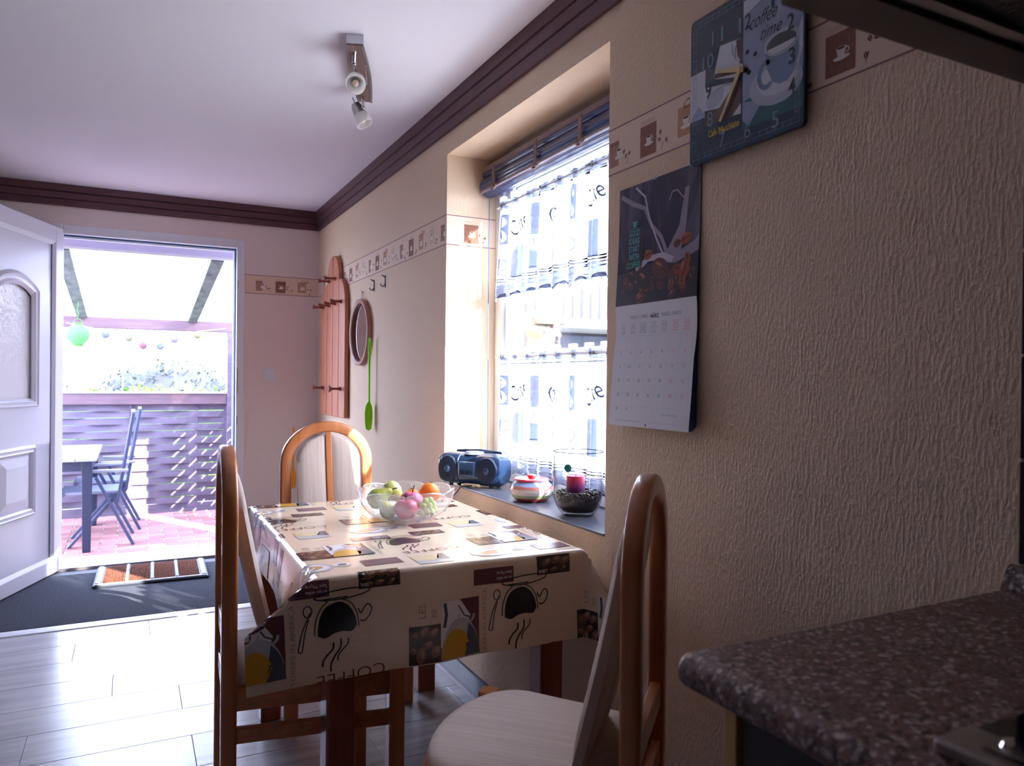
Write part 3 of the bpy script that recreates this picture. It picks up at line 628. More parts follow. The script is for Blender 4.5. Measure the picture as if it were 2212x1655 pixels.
def coffee_cell(X, Y, full):
    """one repeat of the print, read from the far side of the table: X runs to -x, Y towards the camera"""
    def at(x, y, rot=0, sc=1, sx=1): cv.at(X+x, Y+y, rot, sc, sx)
    # faint script field
    at(0, 0)
    for i in range(13):
        yy = -.085+i*.0145; cv.rect(-.085, yy, .055, yy+.0012, FAINT, 0)
        for j in range(7): xx = -.085+.02*j+(.01 if i % 2 else 0); cv.rect(xx, yy, xx+.0012, yy+.0145, FAINT, 0)
    # the cup
    at(0, 0, .06)
    cv.poly(smooth([(-.046, .026), (-.034, .038), (-.012, .034), (.008, .035), (.030, .043), (.047, .036)], 4)+smooth([(.046, .020), (.040, -.006), (.026, -.027), (.006, -.035), (-.012, -.035), (-.030, -.023), (-.042, .0), (-.046, .018)], 4), BLACKPR, 2)
    cv.stroke(smooth([(-.051, .030), (-.049, .0), (-.036, -.028), (-.016, -.041)]), .0024, BLACKPR, 2); cv.stroke(smooth([(.018, -.041), (.036, -.028), (.050, .002), (.054, .032)]), .0024, BLACKPR, 2)
    cv.stroke(smooth(arcpts(-.018, -.053, .066, .011, 0, 2*PI, 28), 2), .0030, BLACKPR, 2, closed=True); cv.stroke([(-.022, -.041), (-.024, -.047)], .003, BLACKPR, 2); cv.stroke([(.024, -.041), (.024, -.047)], .003, BLACKPR, 2); cv.stroke([(-.028, -.046), (.032, -.047)], .0024, BLACKPR, 2)
    cv.stroke(smooth([(-.055, .016), (-.066, .020), (-.080, .008), (-.085, -.008), (-.076, -.018), (-.066, -.010), (-.058, .0), (-.052, -.012)]), .0032, BLACKPR, 2)
    for dx, y0, L, w in ((-.014, .052, .048, .0030), (.004, .050, .072, .0038), (.022, .056, .052, .0042)):
        cv.stroke(smooth([(dx-.010, y0), (dx-.008, y0+L*.28), (dx+.006, y0+L*.52), (dx+.016, y0+L*.76), (dx+.018, y0+L)]), w, BLACKPR, 2)
    at(0, 0)
    cv.stroke(smooth([(.06, -.02), (.066, -.006), (.078, .02), (.086, .052), (.088, .066), (.080, .068), (.077, .05), (.072, .022), (.064, -.004)]), .0024, BLACKPR, 2); cv.stroke(arcpts(.066, -.022, .009, .013, 0, 2*PI, 16), .0022, BLACKPR, 2, closed=True)
    cv.text('COFFEE', -.035, .140, .027, TEXTBR, 2, rot=.05, w=.165, bold=-.012)
    cv.text('TORERS IN AMERICA', .1005, .05, .0115, GREYPR, 1, rot=-PI/2, w=.185)
    # bean photograph
    at(-.222, .095); cv.rect(-.044, -.047, .044, .047, BROWNPR, 1)
    for (bx, by, ro, s) in ((-.018, -.026, .5, .017), (.008, -.03, .7, .018), (.03, -.022, 1.0, .017), (-.026, .018, 1.2, .02), (.014, .026, 1.5, .02), (-.004, .002, .4, .015), (.034, .012, 1.1, .016)):
        cv.ell(bx, by, min(s, .043-abs(bx)), s*.62, BEANPR, 2, ro); cv.ell(bx-.002, by-.003, min(s, .04-abs(bx))*.6, s*.3, BEANHI, 3, ro); cv.stroke([(bx-s*.6*math.cos(ro), by-s*.6*math.sin(ro)), (bx+s*.6*math.cos(ro), by+s*.6*math.sin(ro))], .0016, BROWNPR, 4)
    # cup photograph: plum ground, white cup, yellow front
    at(-.316, .06); cv.rect(-.055, -.064, .056, .08, PLUM, 1); cv.poly([(.056, -.064), (.056, .05), (-.01, .03), (-.03, -.02), (.0, -.064)], WHITEPR, 2)
    cv.stroke(arcpts(-.018, -.018, .022, .016, -.6, 3.4), .006, GREYW, 3); cv.stroke([(.044, -.06), (.040, -.03), (.046, .0)], .009, SLATE, 3); cv.stroke([(-.034, -.012), (-.012, -.022), (.006, -.05)], .004, SLATE, 4)
    cv.poly(arcpts(0, .08, .0555, .098, PI, 2*PI, 28), GREYW, 5); cv.poly([(-.012, .08)]+[(x, y) for x, y in arcpts(.012, .08, .043, .072, PI*1.15, 2*PI, 18)], YELPR, 6); cv.poly([(-.0555, .08)]+arcpts(0, .08, .0555, .090, PI, PI*1.36, 10)+[(-.018, .03), (-.012, .08)], SLATE, 6)
    at(0, 0); cv.text('LES', -.212, .012, .018, GREYPR, 2, rot=-PI/2); cv.text('RE', -.243, .02, .014, GREYPR, 2, rot=-PI/2)
    # plum dotted label
    at(.075, -.072); cv.rect(-.057, -.022, .057, .02, PLUM, 1)
    for i in range(11):
        for j in range(6): cv.ell(-.05+.0068*i+(.0034 if j % 2 else 0)+.034, -.017+.0066*j, .0014, .0014, PLUMD, 2, n=6)
    cv.text('sur ses veilles', -.03, .008, .008, WHITEPR, 3, w=.044); cv.text('Saint Moret', -.03, -.006, .009, WHITEPR, 3, w=.044)
    # bean strip
    at(-.105, -.082); cv.rect(-.052, -.03, .052, .022, BROWNPR, 1)
    for (bx, by, ro, s) in ((-.034, -.012, .3, .02), (-.008, -.016, .2, .021), (.022, -.012, .5, .02), (-.03, .01, .8, .012), (.0, .01, .2, .013), (.026, .012, -.2, .012)):
        cv.ell(bx, by, s*.9, s*.5, BEANPR, 2, ro); cv.ell(bx-.003, by-.002, s*.5, s*.24, BEANHI, 3, ro); cv.stroke([(bx-s*.5, by), (bx+s*.5, by+.002)], .0014, BROWNPR, 4)
    cv.text('BRIAL', .038, .013, .009, WHITEPR, 3, w=.022)
    # the part seen on the table top: a plate with pastry, a plain plum block, a second photograph
    at(.045, -.19); cv.ell(0, 0, .062, .045, GREYW, 1); cv.ell(0, .002, .05, .036, WHITEPR, 2); cv.ell(.0, .004, .036, .018, ORANGEPR, 3, .2); cv.ell(-.085, -.008, .024, .018, WHITEPR, 2); cv.ell(-.085, -.008, .012, .009, SLATE, 3)
    at(-.14, -.19); cv.rect(-.05, -.03, .05, .03, PLUM, 1); at(-.27, -.16); cv.rect(-.045, -.05, .05, .04, GREYW, 1); cv.poly([(-.03, -.05), (.05, -.05), (.05, .0), (.01, .014), (-.02, -.01)], PALEY, 2); cv.poly([(-.045, -.05), (-.03, -.05), (-.01, .0), (-.045, .012)], SLATE, 2)
    cv.text('COFFEE', .05, -.27, .018, GREYPR, 2, w=.1); at(0, 0)
for i in range(-1, 3):
    for j in range(4):
        coffee_cell(.762-.4875*(i)+(.22 if j % 2 else 0), -(TY0-.105)-.42*j+.02*i, j == 0)
cv.home()
cv.bake('print', lambda X, Y, o: tuple(cloth(-X, -Y, o)), tc_, clip=(-PX1, -PY1, -PX0, -PY0), maxlen=.02, off=.0007, step=.0002)
# ------------------------------------------------------------------ chairs
def make_chair(label):
    t = thing('dining_chair', label, 'chair', group=None)
    rx, zc, rz = .167, .878, .148       # centre line of the arch
    path = [(-rx, -.215, 0), (-rx, -.215, .3), (-rx, -.215, .6), (-rx, -.215, zc-.05)]+[(-rx*math.cos(a), -.215, zc+rz*math.sin(a)) for a in (PI*i/20 for i in range(21))]+[(rx, -.215, zc-.05), (rx, -.215, .6), (rx, -.215, .3), (rx, -.215, 0)]
    d, w, c = .0185, .022, .008
    prof = [(-d, -w+c), (-d+c*.3, -w+c*.3), (-d+c, -w), (d-c, -w), (d-c*.3, -w+c*.3), (d, -w+c), (d, w-c), (d-c*.3, w-c*.3), (d-c, w), (-d+c, w), (-d+c*.3, w-c*.3), (-d, w-c)]
    m = MB(); P = [V(p) for p in path]; n = len(P); k = len(prof); vs = []
    for i in range(n):
        a, b = P[max(0, i-1)], P[min(n-1, i+1)]; tt = (b-a).normalized(); sd = V((0, 1, 0)); nb = sd.cross(tt)
        vs += [P[i]+sd*q[0]+nb*q[1] for q in prof]
    m.add(vs, [(i*k+q, i*k+(q+1) % k, (i+1)*k+(q+1) % k, (i+1)*k+q) for i in range(n-1) for q in range(k)]+[tuple(range(k))[::-1], tuple((n-1)*k+q for q in range(k))])
    obj('back_arch', m, WOOD, t, smooth=50)
    # two upholstered halves that lean forward to the seat, a wooden slat between them
    def pad(sx):
        def yc(z): return -.205+.105*(max(0., 1.0-z)/.52)**1.25
        mb = MB(); nz, nx = 22, 8; z0, z1 = .50, .992
        def halfw(z): 
            hw = .128
            if z > zc-.02: hw = min(hw, (rx-.028)*math.sqrt(max(0, 1-((z-(zc-.02))/(rz-.012))**2)))
            return max(hw, .02)
        vs = []
        for fb in (1, -1):
            for i in range(nz+1):
                z = z0+(z1-z0)*i/nz
                for j in range(nx+1):
                    u = j/nx; x = .0135+(halfw(z)-.0135)*u; e = (1-(2*u-1)**4)*(1-abs(2*i/nz-1)**8)
                    bulge = .012*e if fb > 0 else .008*e
                    vs.append((sx*x, yc(z)+fb*(.009+bulge), z))
        N = (nz+1)*(nx+1); fs = []
        for s in (0, N):
            for i in range(nz):
                for j in range(nx): fs.append((s+i*(nx+1)+j, s+i*(nx+1)+j+1, s+(i+1)*(nx+1)+j+1, s+(i+1)*(nx+1)+j))
        ring = [i for i in range(nx+1)]+[i*(nx+1)+nx for i in range(1, nz+1)]+[nz*(nx+1)+j for j in range(nx-1, -1, -1)]+[i*(nx+1) for i in range(nz-1, 0, -1)]
        for a, b in zip(ring, ring[1:]+ring[:1]): fs.append((a, b, N+b, N+a))
        mb.add(vs, fs); return mb, yc
    for sx in (-1, 1):
        mb, yc = pad(sx); obj('back_cushion', mb, FABRIC, t, smooth=60)
    sm = MB(); sm.sweep([(0, yc(z)+.004, z) for z in (.49, .58, .68, .78, .88, .96, 1.005)], [(-.012, -.012), (.012, -.012), (.012, .012), (-.012, .012)], up=(0, 1, 0)); obj('back_slat', sm, WOOD, t, bevel=.003)
    # seat: rounded front, on a wooden frame
    def outline(g, k=18):
        pts = [(-.172-g, -.20), (.172+g, -.20), (.215+g, .09)]
        return pts+[((.215+g)*math.cos(a), .10+(.125+g)*math.sin(a)) for a in (PI*i/k for i in range(1, k))]+[(-.215-g, .09)]
    obj('seat_frame', MB().prism(outline(.004), .425, .462, 'z'), WOODH, t, bevel=.006)
    mb = MB(); o = outline(-.006, 22); rings = []
    for (z, sc) in ((.462, .97), (.472, 1.), (.488, 1.), (.499, .97), (.505, .88), (.508, .6), (.509, .25)): rings.append([(x*sc, .02+(y-.02)*sc, z) for x, y in o])
    n = len(o); mb.add([p for r in rings for p in r], [(i*n+q, i*n+(q+1) % n, (i+1)*n+(q+1) % n, (i+1)*n+q) for i in range(6) for q in range(n)]+[tuple(6*n+q for q in range(n)), tuple(range(n))[::-1]])
    obj('seat', mb, FABRIC, t, smooth=50)
    for sx in (-1, 1):
        obj('leg', MB().box((sx*.214, .192, .242), (.046, .042, .484)), WOOD, t, bevel=.006)
    for sx in (-1, 1):
        a, b = V((sx*rx, -.2, .435)), V((sx*.208, .18, .435)); obj('side_rail', MB().sweep([a, b], [(-.011, -.028), (.011, -.028), (.011, .028), (-.011, .028)], up=(0, 0, 1)), WOODH, t, bevel=.003)
        a, b = V((sx*rx, -.2, .345)), V((sx*.21, .18, .345)); obj('stretcher', MB().sweep([a, b], [(-.01, -.019), (.01, -.019), (.01, .019), (-.01, .019)], up=(0, 0, 1)), WOODH, t, bevel=.003)
    obj('front_rail', MB().box((0, .195, .435), (.40, .02, .05)), WOODH, t, bevel=.003)
    obj('rear_rail', MB().box((0, -.215, .56), (.30, .022, .05)), WOODH, t, bevel=.003); obj('rear_rail', MB().box((0, -.215, .435), (.30, .022, .05)), WOODH, t, bevel=.003)
    return t
ch = make_chair('arched wooden dining chair tucked under the long side of the table towards the door')
for o, (loc, rz, lab) in ((ch, ((-.757, 2.10, 0), -PI/2-.052, None)), (copy_tree(ch), ((-.47, 2.905, 0), PI, 'arched wooden dining chair at the far end of the table, beyond the fruit bowl')), (copy_tree(ch), ((-.447, 1.335, 0), math.radians(44.2), 'arched wooden dining chair pulled out and turned, nearest to the granite worktop'))):
    o.location = loc; o.rotation_euler = (0, 0, rz); o['group'] = 'dining chairs round the table'
    if lab: o['label'] = lab
# ------------------------------------------------------------------ coat board, mirror, hooks, shoehorns, switch
PINE = M('pine_board', srgb(204, 132, 100), .45, col2=srgb(180, 104, 78), vscale=(30, 30, 2.5)); randomise(PINE)
PEG = M('peg_dark', srgb(140, 72, 62), .3, coat=.4)
cb = thing('coat_board', 'pine coat board of four upright planks with turned pegs, in the wall corner', 'coat rack', (-.002, 4.88, .98))
def pl_out(y0, y1, kind):
    n = 10
    if kind == 'L': top = [(y1, .885)]+[(y0-(y0-y1)*math.cos(a), .72+.165*math.sin(a)) for a in (PI/2*(1-i/n) for i in range(n+1))]; return [(y0, 0), (y1, 0)]+top
    if kind == 'R': return [(y0, 0), (y1, 0)]+[(y0+(y1-y0)*math.cos(a), .72+.165*math.sin(a)) for a in (PI/2*i/n for i in range(n+1))]
    if kind == 'l': return [(y0, 0), (y1, 0)]+[(y1-(y1-y0)*math.sin(a), .85+.185*math.cos(a)) for a in (PI/2*i/n for i in range(n+1))]
    return [(y0, 0), (y1, 0)]+[(y0+(y1-y0)*math.cos(a), .85+.185*math.sin(a)) for a in (PI/2*i/n for i in range(n+1))]
g = .013
# y grows away from the camera: outer plank near the camera, two tall middle ones, outer plank in the corner
def quad(y0, y1, zt, zs, outer):   # outer: which side is rounded
    n = 12; pts = [(y0, 0), (y1, 0)]
    if outer == 'hi': pts += [(y0+(y1-y0)*math.cos(PI/2*i/n), zs+(zt-zs)*math.sin(PI/2*i/n)) for i in range(n+1)]
    else: pts += [(y1-(y1-y0)*math.sin(PI/2*i/n), zs+(zt-zs)*math.cos(PI/2*i/n)) for i in range(n+1)]
    return pts
for y0, y1, zt, zs, o_ in ((-.32, -.16-g, .875, .70, 'lo'), (-.16, -g, 1.04, .89, 'lo'), (0, .16-g, 1.04, .89, 'hi'), (.16, .32, .875, .70, 'hi')):
    obj('plank', MB().prism(quad(y0, y1, zt, zs, o_), -.030, -.004, 'x'), PINE, cb, bevel=.004)
obj('back_panel', MB().bb(-.0075, -.0042, -.30, .30, .004, .70).bb(-.0075, -.0042, -.14, .14, .70, .98), M('groove_dark', srgb(96, 50, 44), .7), cb)
for z in (.2, .6): obj('back_batten', MB().bb(-.004, 0, -.3, .3, z, z+.08), PINE, cb)
def peg(y, z, L, r):
    obj('peg', MB().lathe([(0, .004), (.013, .004), (.013, -.006), (.0085, -.012), (.007, -L*.5), (.009, -L*.72), (r*.8, -L*.86), (r, -L*.93), (r*.8, -L*.99), (0, -L)], 16, (-.030, y, z), axis=(1, 0, 0)), PEG, cb, smooth=40)
for y in (-.08, .08): peg(y, .885, .075, .016)
for y in (-.24, -.08, .08, .24): peg(y, .725, .075, .016)
for y in (-.237, .237): peg(y, .18, .078, .026)
mi = thing('wall_mirror', 'round mirror in a reddish wooden hoop frame beside the coat board', 'mirror', (0, 4.27, 1.493))
MWOOD = M('mirror_wood', srgb(172, 118, 104), .4, var=.1, vscale=(20, 20, 20))
obj('hoop_frame', MB().lathe([(.168, -.004), (.168, -.022), (.173, -.026), (.186, -.030), (.192, -.028), (.193, -.002), (.168, -.004)], 72, (0, 0, 0), axis=(1, 0, 0)), MWOOD, mi, smooth=35)
obj('looking_glass', MB().lathe([(0, -.008), (.170, -.008), (.170, -.004), (0, -.004)], 64, (0, 0, 0), axis=(1, 0, 0)), M('mirror_silver', srgb(222, 222, 228), .03, metal=1), mi)
obj('hanging_wire', MB().tube([(-.006, -.02, .19), (-.008, 0, .235), (-.006, .02, .19)], .0015, 6), STEEL, mi)
obj('nail', MB().lathe([(0, 0), (.003, 0), (.003, -.014), (.005, -.016), (0, -.017)], 8, (0, 0, .235), axis=(1, 0, 0)), STEEL, mi)
for yy, lab in ((4.05, 'small grey metal wall hook, nearer to the mirror of the two'), (3.848, 'small grey metal wall hook, farther from the mirror of the two')):
    h = thing('wall_hook', lab, 'hook', (0, yy, 1.745), group='wall hooks')
    HK = bpy.data.materials.get('hook_metal') or M('hook_metal', srgb(70, 70, 74), .5)
    obj('back_plate', MB().bb(-.004, 0, -.009, .009, -.035, .03), HK, h, bevel=.002)
    for q in ([(-.003, 0, .02), (-.012, 0, .028), (-.02, 0, .03)], [(-.003, 0, -.018), (-.012, 0, -.03), (-.022, 0, -.026), (-.025, 0, -.015)]): obj('prong', MB().tube(q, .003, 8), HK, h, smooth=40)
GRN = M('lime_plastic', srgb(150, 240, 30), .35); ORN = M('orange_plastic', srgb(250, 160, 24), .35); REDP = M('red_plastic', srgb(214, 52, 48), .4)
def shoehorn(label, loc, rz, mat, band):
    s_ = thing('shoehorn', label, 'shoehorn', loc, rz)
    mb = MB(); prof = [(0, .0), (.014, .004), (.021, .05), (.022, .10), (.018, .135), (.008, .155), (.006, .17)]
    def fn(u, v):
        z = .165*v; i = min(len(prof)-2, sum(1 for q in prof[1:] if q[1] < z)); t = (z-prof[i][1])/max(1e-6, prof[i+1][1]-prof[i][1]); w = max(.002, prof[i][0]+(prof[i+1][0]-prof[i][0])*t)
        x = (u-.5)*2; return (x*w, -.006-.010*(1-x*x)*min(1, v*3), z)
    obj('blade', mb.grid(fn, 12, 18), mat, s_, smooth=True, solid=.003)
    obj('handle', MB().sweep([(0, -.014, .15), (0, -.012, .25), (0, -.011, .35), (0, -.012, .42), (0, -.012, .49), (0, -.012, .512)], lambda t: [((.0055+.006*max(0, (t-.35)*1.4))*math.cos(a)*(1 if t < .98 else .5), (.005+.0015*t)*math.sin(a)*(1 if t < .98 else .5)) for a in (2*PI*q/12 for q in range(12))], up=(0, 1, 0)), mat, s_, smooth=40)
    obj('hang_hole', MB().lathe([(.003, -.007), (.006, -.0075), (.006, .0075), (.003, .007)], 12, (0, -.012, .50), axis=(0, 1, 0)), WHITE, s_)
    if band: obj('band', MB().lathe([(.0125, -.006), (.0135, -.006), (.0135, .006), (.0125, .006)], 14, (0, -.012, .435)), REDP, s_)
    return s_
shoehorn('lime green long-handled shoehorn hanging on the wall under the mirror', (-.030, 4.035, .94), 0, GRN, False)
shoehorn('orange long-handled shoehorn with a red band on the wall behind the far chair', (-.168, YD, .44), 0, ORN, True).scale = (.85, .9, .86)
sw = thing('light_switch', 'white square light switch on the wall beside the door frame', 'switch', (-.333, YD, 1.248))
obj('surround', MB().bb(-.041, .041, -.010, 0, -.041, .041), WHITE2, sw, bevel=.004)
obj('rocker', MB().add([(-.031, -.011, -.031), (.031, -.011, -.031), (.031, -.014, .031), (-.031, -.014, .031), (-.031, -.006, -.031), (.031, -.006, -.031), (.031, -.006, .031), (-.031, -.006, .031)], [(0, 1, 2, 3), (0, 4, 5, 1), (1, 5, 6, 2), (2, 6, 7, 3), (3, 7, 4, 0)]), WHITE2, sw, bevel=.002)
# ------------------------------------------------------------------ ceiling spotlight bar
A_, B_ = V((-.524, 2.54, 0)), V((-.345, 3.04, 0)); dL_ = (B_-A_); Ln = dL_.length; rzl = math.atan2(dL_.y, dL_.x)
lp = thing('ceiling_spotlight', 'brown ceiling light bar with two frosted glass spots', 'lamp', ((A_.x+B_.x)/2, (A_.y+B_.y)/2, H), rzl)
PLATE = M('lamp_walnut', srgb(134, 108, 102), .35, col2=srgb(104, 80, 76), vscale=(4, 60, 60)); EDGE = M('lamp_edge', srgb(150, 148, 152), .3, metal=.7)
n = 14; up_ = [(-Ln/2+Ln*i/n, .029+.011*math.sin(PI*i/n)) for i in range(n+1)]; out_ = up_+[(x, -y) for x, y in reversed(up_)]
obj('mounting_box', MB().bb(-Ln/2, -Ln/2+.03, -.03, .03, -.036, 0), WHITE2, lp, bevel=.002); obj('mounting_box', MB().bb(-Ln/2+.03, Ln/2-.02, -.026, .026, -.03, 0), EDGE, lp)
obj('plate', MB().prism(out_, -.040, -.032, 'z'), PLATE, lp, bevel=.002)
eg = MB()
for k in (1, -1): eg.sweep([(x, k*(y-.004), -.041) for x, y in up_], [(-.004, -.0015), (.004, -.0015), (.004, .0015), (-.004, .0015)], up=(0, 0, 1))
obj('edge_trim', eg.bb(-9, -9, 0, 0, 0, 0) if 0 else eg, EDGE, lp)['kind'] = 'stuff'
dt = MB()
for i in range(10): dt.ball((.005-.018*i+.06, -.02-.0006*i, -.041), .0022, 8, 5)
tag(obj('perforation', dt, WHITE2, lp), kind='stuff')
FROST = translucent('frosted_shade', (.97, .96, .95), .93, .55)
li = Matrix.Translation(lp.location) @ Matrix.Rotation(rzl, 4, 'Z'); li = li.inverted()
def spot(attach, joint, back, front):
    attach, joint, back, front = (li @ V(p) for p in (attach, joint, back, front)); ax = (front-back).normalized(); L = (front-back).length
    s_ = obj('spot_head', MB().lathe([(0, 0), (.017, .002), (.021, .012), (.027, L*.55), (.0, L*.55)], 24, back, axis=ax), STEEL, lp, smooth=35)
    sh = MB().lathe([(.012, L*.5), (.028, L*.52), (.034, L*.62), (.036, L*.8), (.034, L), (.031, L), (.033, L*.8), (.03, L*.64), (.012, L*.53)], 28, back, axis=ax); obj('shade', sh, FROST, s_, smooth=50)
    obj('bulb', MB().lathe([(0, L*.5), (.008, L*.52), (.008, L*.66), (.011, L*.72), (.012, L*.8), (.008, L*.88), (0, L*.9)], 16, back, axis=ax), M('bulb_glass', srgb(236, 214, 196), .1), s_, smooth=True)
    obj('arm', MB().tube([attach+V((0, 0, .01)), joint+V((0, 0, .0)), joint+V((0, 0, -.004))], .007, 12).ball(joint, .009, 12, 8).tube([joint, back+ax*.03], .004, 8), CHROME, lp, smooth=40)
    return s_, back, ax
spot((-.512, 2.58, 2.375), (-.503, 2.625, 2.345), (-.474, 2.71, 2.335), (-.497, 2.625, 2.268))
s2, bk, ax2 = spot((-.372, 2.985, 2.375), (-.368, 2.985, 2.325), (-.392, 3.02, 2.348), (-.358, 2.995, 2.262))
obj('set_screw', MB().tube([bk, bk-ax2*.028], .0022, 8), STEEL, s2, smooth=40)
# ------------------------------------------------------------------ fruit bowl
bwx, bwy, bwz = -.385, 2.36, TZ+.0022
BOWLG = translucent('bowl_glass', (.94, .96, .98), .15, .6)
ntb = BOWLG.node_tree; gb = nd(ntb, 'ShaderNodeBsdfGlossy'); gb.inputs['Roughness'].default_value = .09; mb2 = nd(ntb, 'ShaderNodeMixShader'); lw = nd(ntb, 'ShaderNodeLayerWeight'); lw.inputs[0].default_value = .35
mr2 = nd(ntb, 'ShaderNodeMapRange'); mr2.inputs['To Min'].default_value = .06; mr2.inputs['To Max'].default_value = .5; ntb.links.new(lw.outputs['Facing'], mr2.inputs['Value']); ntb.links.new(mr2.outputs[0], mb2.inputs[0])
oo = [x for x in ntb.nodes if x.type == 'OUTPUT_MATERIAL'][0]; lk = oo.inputs[0].links[0].from_socket; ntb.links.new(lk, mb2.inputs[1]); ntb.links.new(gb.outputs[0], mb2.inputs[2]); ntb.links.new(mb2.outputs[0], oo.inputs[0])
tcb = nd(ntb, 'ShaderNodeTexCoord'); nb_ = nd(ntb, 'ShaderNodeTexNoise', i_Scale=55.0, i_Detail=3.0); bb_ = nd(ntb, 'ShaderNodeBump'); bb_.inputs['Strength'].default_value = .7; bb_.inputs['Distance'].default_value = .005
ntb.links.new(tcb.outputs['Object'], nb_.inputs['Vector']); ntb.links.new(nb_.outputs['Fac'], bb_.inputs['Height']); ntb.links.new(bb_.outputs[0], gb.inputs['Normal'])
bo = thing('fruit_bowl', 'clear pressed glass bowl with a leaf-lobed rim on the printed oilcloth', 'bowl', (bwx, bwy, bwz))
def bowl(u, v, t=0):
    a = 2*PI*u; lob = abs(math.sin(a*3.5+.4)); r = .062+.093*math.sin(v*PI/2)**.9; r *= 1+.05*(lob-.5)*v**2; z = .004+.100*(v**1.45)+.014*(lob**.6-.6)*v**4
    return ((r+t)*math.cos(a), (r+t)*math.sin(a), z)
bm_ = MB().grid(lambda u, v: bowl(u, v), 112, 20); bm_.lathe([(0, .004), (.062, .004)], 112)
obj('body', bm_, BOWLG, bo, smooth=True)
obj('foot_ring', MB().lathe([(.050, .004), (.054, 0), (.060, 0), (.063, .005)], 48), BOWLG, bo, smooth=True)
rimp = [bowl(i/112, 1) for i in range(112)]
obj('rim', MB().tube(rimp, .0022, 6, closed=True), BOWLG, bo, smooth=True)
ve = MB()
for k in range(7):
    u = (k+.5)/7-.02
    for q in range(-3, 4):
        ve.tube([bowl(u+q*.004*(.3+1.8*t), .12+.82*t, .001) for t in (i/8 for i in range(9))], .0008, 5)
tag(obj('leaf_vein', ve, BOWLG, bo, smooth=True), kind='stuff')
PEARM = M('pear_skin', srgb(186, 190, 84), .4, col2=srgb(152, 152, 58), vscale=(60, 60, 60)); PEARY = M('pear_skin_yellow', srgb(222, 220, 140), .4, col2=srgb(206, 204, 116), vscale=(50, 50, 50))
APM = M('apple_skin', srgb(196, 24, 92), .3, col2=srgb(170, 14, 66), vscale=(40, 40, 14)); APM2 = M('apple_skin_rose', srgb(222, 130, 170), .3, col2=srgb(200, 70, 120), vscale=(40, 40, 14))
ORM = M('orange_peel', srgb(246, 128, 26), .4, bump=.3, bscale=(300, 300, 300), bdist=.001); STEMM = M('stem_brown', srgb(96, 60, 46), .7); GRM = M('grape_skin', srgb(196, 218, 96), .2, trans=.0)
def fruit(name, label, cat, prof, mat, loc, tilt, sl, grp=None):
    R = V((0, 0, 1)).rotation_difference(V(tilt)).to_euler()
    t = thing(name, label, cat, loc, 0, grp); t.rotation_euler = R
    obj('flesh', MB().lathe(prof, 28), mat, t, smooth=True)
    z = prof[-1][1]; obj('stem', MB().tube([(0, 0, z-.004), (.001, 0, z+sl*.5), (.005, .001, z+sl)], lambda q: .0016+.0008*q, 7), STEMM, t, smooth=True)
    obj('calyx', MB().lathe([(0, prof[0][1]-.001), (.004, prof[0][1]-.001), (.004, prof[0][1]+.002)], 8), STEMM, t); return t
pear = [(0, -.034), (.018, -.033), (.030, -.020), (.034, -.004), (.030, .012), (.020, .028), (.013, .042), (.009, .050), (.0, .054)]
apple = [(0, -.026), (.01, -.03), (.024, -.026), (.035, -.010), (.038, .006), (.034, .020), (.022, .029), (.010, .029), (.003, .023), (0, .022)]
fruit('pear', 'dull green pear lying at the left rim of the glass bowl', 'pear', pear, PEARM, (-.478, 2.372, bwz+.078), (.75, -.15, .45), .016)
fruit('pear', 'pale yellow pear standing tilted up highest in the glass bowl', 'pear', pear, PEARY, (-.410, 2.432, bwz+.088), (.62, .0, -.55), .014)
fruit('pear', 'small green pear low in the glass bowl under the yellow one', 'pear', [(a*.8, b*.8) for a, b in pear], PEARM, (-.462, 2.318, bwz+.046), (-.5, .2, .6), .012)
fruit('apple', 'deep pink apple at the front of the glass bowl', 'apple', apple, APM, (-.41, 2.288, bwz+.050), (-.05, .0, 1), .026)
fruit('apple', 'pale rosy apple behind the deep pink apple in the glass bowl', 'apple', apple, APM2, (-.370, 2.352, bwz+.064), (.12, .05, 1), .03)
o1 = fruit('orange', 'large orange high at the window side of the glass bowl', 'orange', [(.036*math.sin(PI*i/14), -.036*math.cos(PI*i/14)) for i in range(15)], ORM, (-.292, 2.392, bwz+.080), (.2, .1, 1), .002)
o2 = fruit('orange', 'small orange peeping out between apple and large orange in the bowl', 'orange', [(.028*math.sin(PI*i/14), -.028*math.cos(PI*i/14)) for i in range(15)], ORM, (-.338, 2.432, bwz+.064), (-.2, .1, 1), .002)
gr = thing('grape_bunch', 'bunch of pale green grapes at the front of the glass bowl', 'grapes', (-.335, 2.30, bwz+.035))
gb0 = None; rg = random.Random(5)
gpos = [(-.022, -.012, .0), (-.006, -.018, .004), (.012, -.014, .002), (.026, -.002, .008), (-.014, -.010, .019), (.004, -.014, .022), (.02, -.006, .024), (-.003, .002, .034), (.013, .004, .036), (.0, .008, .012), (.018, .012, .014), (-.016, .006, .022)]
for p in gpos:
    if gb0 is None: gb0 = obj('grape', MB().ball((0, 0, 0), (.0108, .0108, .0122), 14, 9), GRM, gr, smooth=True); q = gb0
    else: q = gb0.copy(); C.objects.link(q)
    q.location = p
obj('stalk', MB().tube([(0, .004, .04), (.0, .0, .02), (.004, -.004, .0)], .0015, 6), STEMM, gr)
